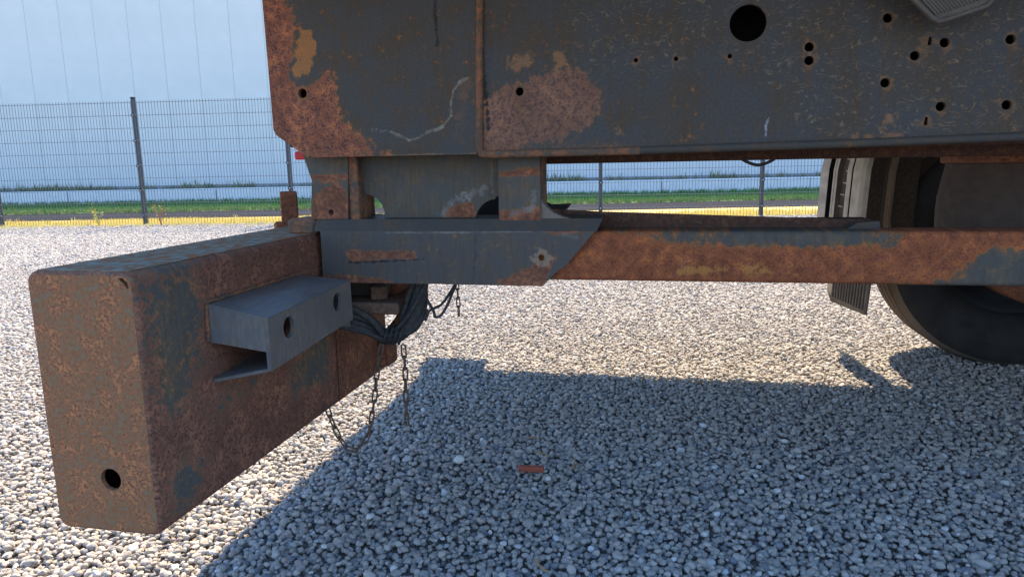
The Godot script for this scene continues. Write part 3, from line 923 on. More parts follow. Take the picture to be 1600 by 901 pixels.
	for k in n:
		var a := prof[k]
		var b := prof[(k + 1) % n]
		var outw := V(0, (a.y + b.y) * 0.5, (a.x + b.x) * 0.5) - V(0, 0.667, 1.611)
		var us := [-0.79, 0.2, 0.9, 2.6]
		for s in 3:
			var q := [[us[s], a], [us[s + 1], a], [us[s + 1], b], [us[s], a], [us[s + 1], b], [us[s], b]]
			var ps := []
			for e in q: ps.append(V(e[0], e[1].y, e[1].x))
			var flip: bool = (ps[1] - ps[0]).cross(ps[2] - ps[0]).dot(outw) > 0.0
			for t in [[0, 2, 1, 3, 5, 4], [0, 1, 2, 3, 4, 5]][0 if flip else 1]:
				st.set_uv(Vector2((q[t][0] - tr.position.x) / tr.size.x, (tr.end.y - q[t][1].y) / tr.size.y))
				st.add_vertex(ps[t])
	obj("tube_beam", done(st, true), tm, truck).set_meta("label", "long rusty tube beam under the side member")
	# a sloping angle on top of the tube, with a cut end
	obj("ledge_angle", plate(PackedVector2Array([Vector2(-0.28, 0.766), Vector2(-0.143, 0.758), Vector2(0.382, 0.739), Vector2(0.448, 0.736), Vector2(0.453, 0.699), Vector2(-0.28, 0.697)]), [], 1.663, 0.008, tr), m_dark_rust, truck)
	box_part("ledge_flange", -0.28, 0.44, 0.732, 0.738, 1.672, 1.74, m_dark_rust, truck)
	obj("ledge_gusset", plate(PackedVector2Array([Vector2(0.374, 0.72), Vector2(0.401, 0.735), Vector2(0.442, 0.738), Vector2(0.445, 0.715)]), [], 1.62, 0.03, tr), m_dark, truck)
	# the sleeve that doubles the tube at the hangers
	var vr := Rect2(-0.90, 0.59, 0.80, 0.17)
	var bore: Vector2 = PackedVector2Array([Vector2(-0.261, 0.666)])[0]
	var vm := worn(vr, 1200.0, 401, {"paint": Color8(88, 83, 78), "paint2": Color8(98, 88, 76), "ka": 0.3, "kb": 0.5, "kd": 0.7, "rough": 0.6, "relief": 0.2, "wear": 0.8, "coarse": 0.01,
		"rust": [PackedVector2Array([Vector2(-0.782, 0.755), Vector2(-0.687, 0.752), Vector2(-0.711, 0.737), Vector2(-0.783, 0.737)]), PackedVector2Array([Vector2(-0.723, 0.678), Vector2(-0.551, 0.676), Vector2(-0.554, 0.661), Vector2(-0.716, 0.654)]), PackedVector2Array([Vector2(-0.783, 0.619), Vector2(-0.631, 0.615), Vector2(-0.601, 0.598), Vector2(-0.786, 0.589)]), PackedVector2Array([Vector2(-0.372, 0.607), Vector2(-0.284, 0.643), Vector2(-0.261, 0.68), Vector2(-0.23, 0.669), Vector2(-0.256, 0.598)]), PackedVector2Array([Vector2(-0.247, 0.731), Vector2(-0.184, 0.737), Vector2(-0.177, 0.723), Vector2(-0.24, 0.714)])],
		"ochre": [PackedVector2Array([Vector2(-0.281, 0.675), Vector2(-0.258, 0.686), Vector2(-0.235, 0.675), Vector2(-0.238, 0.652), Vector2(-0.261, 0.643), Vector2(-0.281, 0.652)])], "ochre_color": Color8(146, 128, 106),
		"strokes": [
			[PackedVector2Array([Vector2(-0.626, 0.721), Vector2(-0.473, 0.721), Vector2(-0.283, 0.724)]), 0.002, Color8(140, 138, 134), 0.6, 0.4],
			[PackedVector2Array([Vector2(-0.41, 0.74), Vector2(-0.412, 0.668), Vector2(-0.42, 0.602)]), 0.003, Color8(66, 62, 60), 0.6, -0.4],
			[PackedVector2Array([Vector2(-0.297, 0.737), Vector2(-0.212, 0.718), Vector2(-0.184, 0.709)]), 0.006, Color8(140, 136, 128), 0.3, 0.4],
			[PackedVector2Array([Vector2(-0.717, 0.651), Vector2(-0.629, 0.654), Vector2(-0.536, 0.661)]), 0.003, Color8(40, 40, 44), 0.7, -0.6]],
		"holes": [Vector3(bore.x, bore.y, 0.006)]})
	o = obj("sleeve", plate(PackedVector2Array([Vector2(-0.784, 0.724), Vector2(-0.143, 0.724), Vector2(-0.207, 0.648), Vector2(-0.227, 0.635), Vector2(-0.259, 0.602), Vector2(-0.328, 0.602), Vector2(-0.569, 0.603), Vector2(-0.785, 0.603)]), [circle(bore.x, bore.y, 0.007, 14)], 1.545, 0.014, vr), vm, truck)
	o.set_meta("label", "dark grey sleeve plate with a slanted end on the tube")
	st = begin()
	st.set_smooth_group(-1)
	var us2 := [-0.80, -0.74, -0.60, -0.30, -0.14]
	for k in 4:
		for e in [[0.7235, 1.5452, 0.750, 1.562], [0.750, 1.562, 0.752, 1.66]]:
			var out := Vector3(0, 1, 0.6)
			quad(st, V(us2[k], e[0], e[1]), V(us2[k + 1] + (0.012 if k == 3 and e[0] > 0.74 else 0.0), e[0], e[1]), V(us2[k + 1] + (0.012 if k == 3 else 0.0), e[2], e[3]), V(us2[k], e[2], e[3]), out)
	obj("sleeve_top", done(st), m_dark, truck)
	var lower := box_part("stub_end", -0.876, -0.801, 0.712, 0.7515, 1.555, 1.655, m_mixed, truck, 0.008)
	lower.set_meta("label", "rusty stub end of the tube over the bumper")
	obj("weld_gusset", plate(PackedVector2Array([Vector2(-0.269, 0.799), Vector2(-0.258, 0.782), Vector2(-0.241, 0.765), Vector2(-0.215, 0.753), Vector2(-0.18, 0.746), Vector2(-0.137, 0.741), Vector2(-0.137, 0.734), Vector2(-0.27, 0.734)]), [], 1.566, 0.03, hr), speckled(Color8(118, 104, 92), Color8(146, 132, 116), 421, 0.2, 0.02, 0.25, 0.6, 0.15), truck)
	obj("black_flange", plate(PackedVector2Array([Vector2(-0.294, 0.776), Vector2(-0.275, 0.768), Vector2(-0.224, 0.77), Vector2(-0.246, 0.744), Vector2(-0.294, 0.738)]), [], 1.75, 0.05, hr), m_black, truck)
	st = begin()
	cbox(st, Vector3(-0.02, 0, -0.009), Vector3(0.024, 0.085, 0.009), 0.003, Transform3D(Basis(Vector3.UP, 0.5), V(-0.975, 0.725, 1.75)))
	cbox(st, Vector3(-0.034, 0, -0.012), Vector3(0.03, 0.028, 0.012), 0.006, Transform3D(Basis(Vector3.UP, 0.5), V(-0.982, 0.703, 1.75)))
	obj("upright_tab", done(st), m_rust, truck).set_meta("label", "rusty flat tab standing up behind the bumper")
	# fittings under the tube
	box_part("coupling_plate", -0.775, -0.615, 0.520, 0.548, 1.58, 1.80, m_silt, truck, 0.004)
	box_part("coupling_block", -0.80, -0.675, 0.549, 0.606, 1.66, 1.80, m_dark, truck, 0.004)
	st = begin()
	var bo: Vector3 = [Vector3(-0.686, 0.555, 1.64)][0]
	for k in 6:
		var w0 := TAU * k / 6.0
		var w1 := TAU * (k + 1) / 6.0
		var ps := []
		for e in [[w0, 0.0], [w1, 0.0], [w1, 0.030], [w0, 0.030]]:
			ps.append(V(bo.x + 0.023 * cos(e[0]), 0.549 + e[1], 1.64 + 0.023 * sin(e[0])))
		st.set_smooth_group(-1)
		quad(st, ps[0], ps[1], ps[2], ps[3], (ps[0] + ps[2]) * 0.5 - V(bo.x, 0.564, 1.64))
		var q0: Vector3 = ps[3].lerp(V(bo.x, 0.585, 1.64), 0.2)
		var q1: Vector3 = ps[2].lerp(V(bo.x, 0.585, 1.64), 0.2)
		quad(st, ps[3], ps[2], q1, q0, Vector3.UP)
		tri(st, q0, q1, V(bo.x, 0.585, 1.64), Vector3.UP)
	obj("hex_bolt", done(st), m_silt, truck)
	st = begin()
	var ha := [Vector3(-0.599, 0.572, 1.66), Vector3(-0.614, 0.526, 1.66), Vector3(-0.642, 0.482, 1.66), Vector3(-0.676, 0.443, 1.66)]
	for k in 3:
		var d0: Vector3 = ha[k]
		var d1: Vector3 = ha[k + 1]
		pipe(st, [V(d0.x, d0.y, d0.z), V(d1.x, d1.y, d1.z)], 0.020, 5)
	obj("hitch_bracket", done(st), m_rust, truck)
	box_part("hitch_arm", -0.72, -0.665, 0.50, 0.612, 1.70, 1.95, m_rust, truck, 0.008)

func bumper() -> void:
	# a rusty box section across the rear, with a closed outer end
	var B := MeshInstance3D.new()
	var er := Rect2(-1.01, 0.265, 0.22, 0.46)
	var em := worn(er, 1100.0, 431, {"bias": 0.57, "pit": 0.9, "fleck": 0.6, "streak": 0.2, "paint": Color8(124, 114, 94), "paint2": Color8(138, 116, 86), "ka": 0.4, "kb": 0.7, "kd": 0.7, "blot": 0.07, "grain": 0.13, "coarse": 0.014, "rough": 0.85, "relief": 0.3, "edge": 0.2, "wear": 0.8,
		"rust_a": Color8(78, 46, 38), "rust_b": Color8(146, 102, 74), "rust_c": Color8(186, 122, 70)})
	var sr := Rect2(0.94, 0.265, 1.05, 0.46)
	var sm := worn(sr, 800.0, 441, {"bias": 0.84, "fleck": 0.4, "paint": Color8(92, 87, 80), "paint2": Color8(118, 102, 80), "ka": 0.5, "kb": 0.9, "kd": 1.1, "cell": 40, "blot": 0.06, "grain": 0.16, "rough": 0.88, "relief": 0.25, "edge": 0.16, "wear": 0.8,
		"rust_a": Color8(70, 44, 38), "rust_b": Color8(138, 94, 74), "rust_c": Color8(178, 122, 80),
		"rust": [PackedVector2Array([Vector2(1.105, 0.416), Vector2(1.401, 0.352), Vector2(1.75, 0.36), Vector2(1.92, 0.255), Vector2(1.583, 0.274), Vector2(1.085, 0.282)])],
		"keep": [PackedVector2Array([Vector2(0.969, 0.699), Vector2(1.093, 0.701), Vector2(1.102, 0.642), Vector2(1.069, 0.546), Vector2(1.04, 0.463), Vector2(0.978, 0.485), Vector2(0.976, 0.572)]), PackedVector2Array([Vector2(0.977, 0.357), Vector2(1.061, 0.37), Vector2(1.073, 0.356), Vector2(1.015, 0.298), Vector2(0.979, 0.305)]), PackedVector2Array([Vector2(1.446, 0.461), Vector2(1.582, 0.471), Vector2(1.58, 0.406), Vector2(1.515, 0.329), Vector2(1.455, 0.398), Vector2(1.388, 0.36), Vector2(1.385, 0.402)]), PackedVector2Array([Vector2(1.105, 0.441), Vector2(1.14, 0.456), Vector2(1.306, 0.44), Vector2(1.316, 0.42)])]})
	var gap: PackedVector2Array = PackedVector2Array([Vector2(-0.828, 0.7065), Vector2(-0.820, 0.707), Vector2(-0.8125, 0.700), Vector2(-0.810, 0.691), Vector2(-0.814, 0.690), Vector2(-0.819, 0.697)])
	var hole := circle(-0.885, 0.370, 0.019, 24)
	B = obj("box_bumper", plate(rrect(-0.994, 0.281, -0.806, 0.710, 0.016, 6), [hole, gap], 0.95, 0.008, er), em, truck)
	B.set_meta("label", "heavy rusty box bumper with a holed end plate")
	# shell of the box: rounded end edge, then the four sides
	var st := begin()
	var ring := [[0.006, 0.9505], [0.002, 0.9525], [0.0, 0.957], [0.0, 1.3], [0.0, 1.62], [0.0, 1.95]]
	var loops := []
	for e in ring: loops.append(rrect(-1.0 + e[0], 0.275 + e[0], -0.80 - e[0], 0.716 - e[0], 0.018, 6))
	var n: int = loops[0].size()
	st.set_smooth_group(0)
	for i in ring.size() - 1:
		for k in n:
			var k2 := (k + 1) % n
			var ps := [V(loops[i][k].x, loops[i][k].y, ring[i][1]), V(loops[i][k2].x, loops[i][k2].y, ring[i][1]), V(loops[i + 1][k2].x, loops[i + 1][k2].y, ring[i + 1][1]), V(loops[i + 1][k].x, loops[i + 1][k].y, ring[i + 1][1])]
			var uv := []
			for e in [[i, k], [i, k2], [i + 1, k2], [i + 1, k]]:
				var q: Vector2 = loops[e[0]][e[1]]
				uv.append(Vector2((ring[e[0]][1] - sr.position.x) / sr.size.x, (sr.end.y - q.y) / sr.size.y + (0.0 if q.x > -0.9 else 0.37) - (q.x + 0.8) * 0.9))
			var outw: Vector3 = (ps[0] + ps[2]) * 0.5 - V(-0.9, 0.495, (ring[i][1] + ring[i + 1][1]) * 0.5)
			var flip: bool = (ps[1] - ps[0]).cross(ps[2] - ps[0]).dot(outw) > 0.0
			for t in ([0, 2, 1, 0, 3, 2] if flip else [0, 1, 2, 0, 2, 3]):
				st.set_uv(uv[t]); st.add_vertex(ps[t])
	obj("box_shell", done(st, true), sm, B)
	st = begin()
	cbox(st, V(-0.984, 0.7158, 1.90), V(-0.814, 0.7175, 0.958), 0.0006)
	obj("weathered_top", done(st), worn(Rect2(), 0, 451, {"bias": 0.40, "size": 0.55, "spec": 0.15, "paint": Color8(140, 138, 122), "paint2": Color8(160, 152, 132), "ka": 0.3, "kb": 0.6, "kd": 0.9, "blot": 0.035, "wear": 0.8, "rough": 0.95, "relief": 0.25}), B)
	var ib := begin()
	for k in n:
		var k2 := (k + 1) % n
		var q := rrect(-0.992, 0.283, -0.808, 0.708, 0.012, 6)
		quad(ib, V(q[k].x, q[k].y, 0.959), V(q[k2].x, q[k2].y, 0.959), V(q[k2].x, q[k2].y, 1.94), V(q[k].x, q[k].y, 1.94), V(-0.9, 0.495, 1.2) - V((q[k].x + q[k2].x) * 0.5, (q[k].y + q[k2].y) * 0.5, 1.2))
	obj("box_inside", done(ib), m_rust, B)
	st = begin()
	cbox(st, V(-0.99, 0.285, 1.944), V(-0.81, 0.706, 1.936), 0.002)
	obj("box_end", done(st), m_rust, B)
	box_part("end_lug", -0.80, -0.765, 0.300, 0.395, 1.88, 1.95, m_rust, truck, 0.006)
	box_part("end_stiffener", -0.799, -0.7955, 0.286, 0.60, 1.62, 1.87, m_rust, truck, 0.003)
	# the grey channel bracket on its inner side
	var gm := worn(Rect2(), 0, 461, {"streak": 0.3, "bias": 0.1, "paint": Color8(106, 102, 99), "paint2": Color8(122, 116, 108), "ka": 0.4, "kb": 0.4, "kd": 0.55, "size": 0.35, "rough": 0.42, "relief": 0.05, "wear": 0.15})
	var outer := PackedVector2Array([Vector2(1.137, 0.508), Vector2(1.492, 0.528), Vector2(1.488, 0.618), Vector2(1.137, 0.606)])
	var slots := []
	for q in [Vector2(1.208, 0.574), Vector2(1.418, 0.582)]: slots.append(circle(q.x, q.y, 0.0205, 20))
	var br := obj("channel_bracket", plate(outer, slots, -0.690, -0.008, Rect2(1, 0, 1, 1), true), gm, truck)
	br.set_meta("label", "smooth dark grey channel bracket with two round holes")
	st = begin()
	st.set_smooth_group(-1)
	# top sheet, folded down from the bumper side, 6 mm thick
	var tp := [V(-0.799, 0.634, 1.120), V(-0.690, 0.6065, 1.137), V(-0.690, 0.6185, 1.488), V(-0.799, 0.634, 1.462)]
	quad(st, tp[0], tp[1], tp[2], tp[3], Vector3.UP)
	var dn := Vector3(0, -0.006, 0)
	quad(st, tp[0] + dn, tp[1] + dn, tp[2] + dn, tp[3] + dn, Vector3.DOWN)
	quad(st, tp[0], tp[1], tp[1] + dn, tp[0] + dn, Vector3.BACK)
	obj("top_sheet", done(st), gm, br)
	for e in [[V(-0.797, 0.637, 1.122), V(-0.797, 0.637, 1.46)], [V(-0.797, 0.566, 1.114), V(-0.797, 0.632, 1.117)]]:
		st = begin()
		var bead := []
		for k in 25: bead.append(e[0].lerp(e[1], k / 24.0) + Vector3(0, 0.0012 * sin(k * 2.1), 0.001 * cos(k * 1.7)))
		pipe(st, bead, 0.0042, 6)
		obj("weld_bead", done(st), m_mixed, br)
	# near cheek, open below, and the far cheek
	for e in [[1.118, 1.1365, 0.564], [1.461, 1.486, 0.530]]:
		st = begin()
		st.set_smooth_group(-1)
		var p := [V(-0.799, 0.630, e[0]), V(-0.698, 0.604, e[1]), V(-0.698, e[2] - 0.020, e[1]), V(-0.799, e[2], e[0])]
		var bk := Vector3(0, 0, -0.006)
		quad(st, p[0], p[1], p[2], p[3], Vector3.BACK)
		quad(st, p[0] + bk, p[1] + bk, p[2] + bk, p[3] + bk, Vector3.FORWARD)
		quad(st, p[3], p[2], p[2] + bk, p[3] + bk, Vector3.DOWN)
		quad(st, p[1], p[2], p[2] + bk, p[1] + bk, Vector3.RIGHT)
		obj("cheek", done(st), gm, br)
	st = begin()
	st.set_smooth_group(-1)
	var lp := [V(-0.797, 0.494, 1.118), V(-0.6985, 0.512, 1.139), V(-0.6985, 0.522, 1.40), V(-0.797, 0.510, 1.38)]
	quad(st, lp[0], lp[1], lp[2], lp[3], Vector3.UP)
	quad(st, lp[0] + dn, lp[1] + dn, lp[2] + dn, lp[3] + dn, Vector3.DOWN)
	quad(st, lp[0], lp[1], lp[1] + dn, lp[0] + dn, Vector3.BACK)
	obj("lower_lip", done(st), gm, br)

func wheel_and_guard() -> void:
	var cu := 1.445
	var cy := 0.50
	var st := begin()
	var prof := [Vector2(3.36, 0.290), Vector2(3.30, 0.30), Vector2(3.262, 0.36), Vector2(3.252, 0.42), Vector2(3.256, 0.462), Vector2(3.266, 0.484), Vector2(3.276, 0.496), Vector2(3.292, 0.507)]
	for g in 4:
		var l0 := 3.318 + g * 0.068
		prof.append_array([Vector2(l0, 0.5185), Vector2(l0 + 0.001, 0.508), Vector2(l0 + 0.010, 0.508), Vector2(l0 + 0.011, 0.520)])
	prof.append(Vector2(3.595, 0.507))
	lathe(st, cu, cy, prof.slice(0, 7), 96)
	lathe(st, cu, cy, [Vector2(3.595, 0.507), Vector2(3.612, 0.490), Vector2(3.63, 0.44), Vector2(3.625, 0.36), Vector2(3.59, 0.30), Vector2(3.53, 0.29)], 96)
	var w := obj("wheel", done(st), m_rubber, truck)
	w.set_meta("label", "dusty far side wheel with its inner face in deep shade")
	st = begin()
	lathe(st, cu, cy, [Vector2(3.345, 0.296), Vector2(3.345, 0.276), Vector2(3.42, 0.262), Vector2(3.44, 0.20), Vector2(3.44, 0.0)], 48)
	obj("rim", done(st), m_black, w)
	st = begin()
	lathe(st, cu, cy, [Vector2(3.06, 0.0), Vector2(3.06, 0.20), Vector2(3.07, 0.212), Vector2(3.30, 0.212), Vector2(3.30, 0.0)], 40)
	obj("brake_drum", done(st), m_rust, w)
	st = begin()
	lathe(st, cu, cy, prof.slice(6), 96)
	obj("tread", done(st), speckled(Color8(84, 74, 66), Color8(128, 114, 100), 475, 0.12, 0.05, 0.3, 0.6, 0.25), w)
	# mudguard: a moulded sheet behind the wheel, ribbed along its length
	var path := [[0.05, 0.40], [0.015, 0.50], [0.0, 0.60], [0.004, 0.70], [0.010, 0.82], [0.032, 0.94], [0.11, 1.06], [0.28, 1.14], [0.48, 1.18], [0.72, 1.19], [1.0, 1.16], [1.2, 1.08]]
	var rib := [[3.669, 0.01], [3.666, -0.010], [3.605, 0.0], [3.60, 0.03], [3.568, 0.03], [3.565, 0.004], [3.549, 0.004], [3.547, 0.016], [3.538, 0.016], [3.536, 0.002], [3.515, 0.002], [3.505, 0.020], [3.440, 0.018], [3.428, 0.006], [3.376, 0.002], [3.374, 0.026], [3.360, 0.026], [3.357, 0.0], [3.345, -0.004], [3.27, -0.006], [3.252, 0.004], [3.246, 0.02]]
	var val := [[3.246, 0.02], [3.249, 0.075], [3.240, 0.085], [3.240, 0.105], [3.249, 0.118], [3.247, 0.205]]
	var guards := []
	# the near-black gaps and the recess are sheets of their own, so the moulding leaves them out
	for rb in [null, rib.slice(2, 6), rib.slice(10, 14), rib.slice(14, 18), val.slice(0, 3), val.slice(2, 5), val.slice(4)]:
		st = begin()
		st.set_smooth_group(-1)
		var own: bool = rb == null
		if own: rb = rib
		for i in path.size() - 1:
			for k in rb.size() - 1:
				if own and (k in [2, 3, 4, 10, 11, 12, 14, 15, 16]): continue
				var ps := []
				for e in [[i, k], [i, k + 1], [i + 1, k + 1], [i + 1, k]]:
					var l: float = rb[e[1]][0]
					var a: Array = path[e[0]]
					# the outward offset turns from level to upright along the sweep
					var tn := Vector2(path[mini(e[0] + 1, path.size() - 1)][0] - path[maxi(e[0] - 1, 0)][0], path[mini(e[0] + 1, path.size() - 1)][1] - path[maxi(e[0] - 1, 0)][1]).normalized()
					var inw: Vector2 = Vector2(tn.y, -tn.x) * rb[e[1]][1]
					ps.append(V(0.81 - (l - 3.25) * 0.19 + a[0] + inw.x, a[1] + inw.y, l))
				quad(st, ps[0], ps[1], ps[2], ps[3], Vector3(-1, 0.4, 0.3))
		guards.append(done(st))
	var mg := obj("mudguard", guards[0], m_dusty, truck)
	var fuzz := speckled(Color8(48, 42, 36), Color8(92, 76, 60), 471, 0.14, 0.03, 0.28, 0.6, 0.3)
	obj("edge_gap", guards[1], m_gap_shade, mg)  # open gap, its shade painted near-black
	obj("ribbed_recess", guards[2], m_recess_brown, mg)
	obj("slot_gap", guards[3], m_gap_shade, mg)  # narrow slit with its shade given as colour
	obj("valance", guards[4], fuzz, mg)
	obj("dusty_bead", guards[5], speckled(Color8(112, 92, 72), Color8(160, 134, 106), 473, 0.1, 0.03, 0.3, 0.6, 0.2), mg)
	obj("valance", guards[6], fuzz, mg)
	mg.set_meta("label", "dusty grey plastic mudguard behind the far wheel")
	for k in 7:
		st = begin()
		var y := 0.60 + k * 0.052
		cbox(st, V(0.772 + 0.006 * k, y, 3.512), V(0.786 + 0.006 * k, y + 0.005, 3.435), 0.001)
		obj("cross_rib", done(st), m_dusty, mg)
	# ribbed rubber flap under it
	st = begin()
	var fl := [[0.85, 0.205, 3.25], [0.79, 0.195, 3.60], [0.783, 0.24, 3.66], [0.80, 0.46, 3.66], [0.868, 0.46, 3.25]]
	var thick := Vector3(0.012, 0, 0)
	for k in [1, 2, 3]:
		var a := V(fl[0][0], fl[0][1], fl[0][2])
		tri(st, a, V(fl[k][0], fl[k][1], fl[k][2]), V(fl[k + 1][0], fl[k + 1][1], fl[k + 1][2]), Vector3.LEFT)
		tri(st, a + thick, V(fl[k][0], fl[k][1], fl[k][2]) + thick, V(fl[k + 1][0], fl[k + 1][1], fl[k + 1][2]) + thick, Vector3.RIGHT)
	for k in 5:
		var a := V(fl[k][0], fl[k][1], fl[k][2])
		var b := V(fl[(k + 1) % 5][0], fl[(k + 1) % 5][1], fl[(k + 1) % 5][2])
		quad(st, a, b, b + thick, a + thick, a - V(0.82, 0.3, 3.45))
	var flap := obj("mud_flap", done(st), m_flap, truck)
	flap.set_meta("label", "ribbed grey rubber flap hanging behind the far wheel")
	for k in 12:
		st = begin()
		var t := (k + 0.7) / 12.4
		var u := lerpf(0.85, 0.79, t)
		var l := lerpf(3.25, 3.60, t)
		pipe(st, [V(u - 0.002, 0.222, l), V(u + 0.012, 0.45, l + 0.01)], 0.006, 6)
		obj("rib", done(st), m_flap, flap)
	# air spring beside the axle
	st = begin()
	var bell := []
	for k in 25:
		var t := k / 24.0
		bell.append(Vector2(0.152 + 0.016 * sin(PI * t) + (0.0015 if k % 8 == 0 else 0.0), 0.60 + 0.25 * t))
	upright(st, 0.85, 2.0, bell, 40)
	var sp := obj("air_spring", done(st), speckled(Color8(70, 58, 50), Color8(98, 82, 70), 481, 0.2, 0.02, 0.2, 0.5, 0.05), truck)
	sp.set_meta("label", "brown dusty rubber air spring behind the tube beam")
	st = begin()
	upright(st, 0.85, 2.0, [Vector2(0.0, 0.851), Vector2(0.162, 0.851), Vector2(0.165, 0.856), Vector2(0.165, 0.872), Vector2(0.0, 0.874)], 40)
	obj("clamp_ring", done(st), m_rust, sp)
	box_part("axle_bracket", 0.78, 1.0, 0.56, 0.606, 1.60, 1.72, m_rust, truck, 0.006)
	# corner of a ribbed rubber flap hanging in front of the side member
	var fo: PackedVector2Array = PackedVector2Array([Vector2(0.364, 1.201), Vector2(0.414, 1.148), Vector2(0.456, 1.104), Vector2(0.465, 1.098), Vector2(0.475, 1.1), Vector2(0.542, 1.12), Vector2(0.582, 1.171), Vector2(0.469, 1.23)])
	var near := obj("near_flap", plate(fo, [], 1.44, 0.012, Rect2(0, 0, 1, 1)), m_flap, truck)
	near.set_meta("label", "corner of a dusty ribbed rubber flap at the top right")
	st = begin()
	cbox(st, V(0.452, 1.135, 1.46), V(0.492, 1.358, 1.4535), 0.002)
	obj("flap_hanger", done(st), m_dark, near)
	st = begin()
	var rim := []
	for q in [Vector3(0.367, 1.201, 1.437), Vector3(0.415, 1.148, 1.437), Vector3(0.457, 1.106, 1.437), Vector3(0.465, 1.101, 1.437), Vector3(0.474, 1.102, 1.437), Vector3(0.539, 1.122, 1.437), Vector3(0.579, 1.17, 1.437)]: rim.append(V(q.x, q.y, q.z))
	pipe(st, rim, 0.004, 8)
	obj("rim_bead", done(st), m_flap, near)
	var ra := [Vector3(0.461, 1.113, 1.438), Vector3(0.531, 1.134, 1.438)]
	var rb := [Vector3(0.373, 1.208, 1.438), Vector3(0.445, 1.227, 1.438)]
	for k in 15:
		st = begin()
		var a: Vector3 = ra[0].lerp(ra[1], k / 14.0)
		var b: Vector3 = rb[0].lerp(rb[1], k / 14.0)
		pipe(st, [V(a.x, a.y, 1.438), V(b.x, b.y, 1.438)], 0.0024, 6)
		obj("rib", done(st), m_flap, near)

# ------------------------------------------------------------------ cables and chains
func local_path(pts: Array, steps := 6) -> Array:
	var out := []
	for q in pts: out.append(V(q.x, q.y, q.z))
	return smooth_path(out, steps)

func hung(called: String, label: String, category: String, at: Vector3, group := "") -> Node3D:
	org = Vector3(at.x, at.y, -at.z)
	return base(called, label, category, to_world(at.x, at.y, at.z), TURN, group)

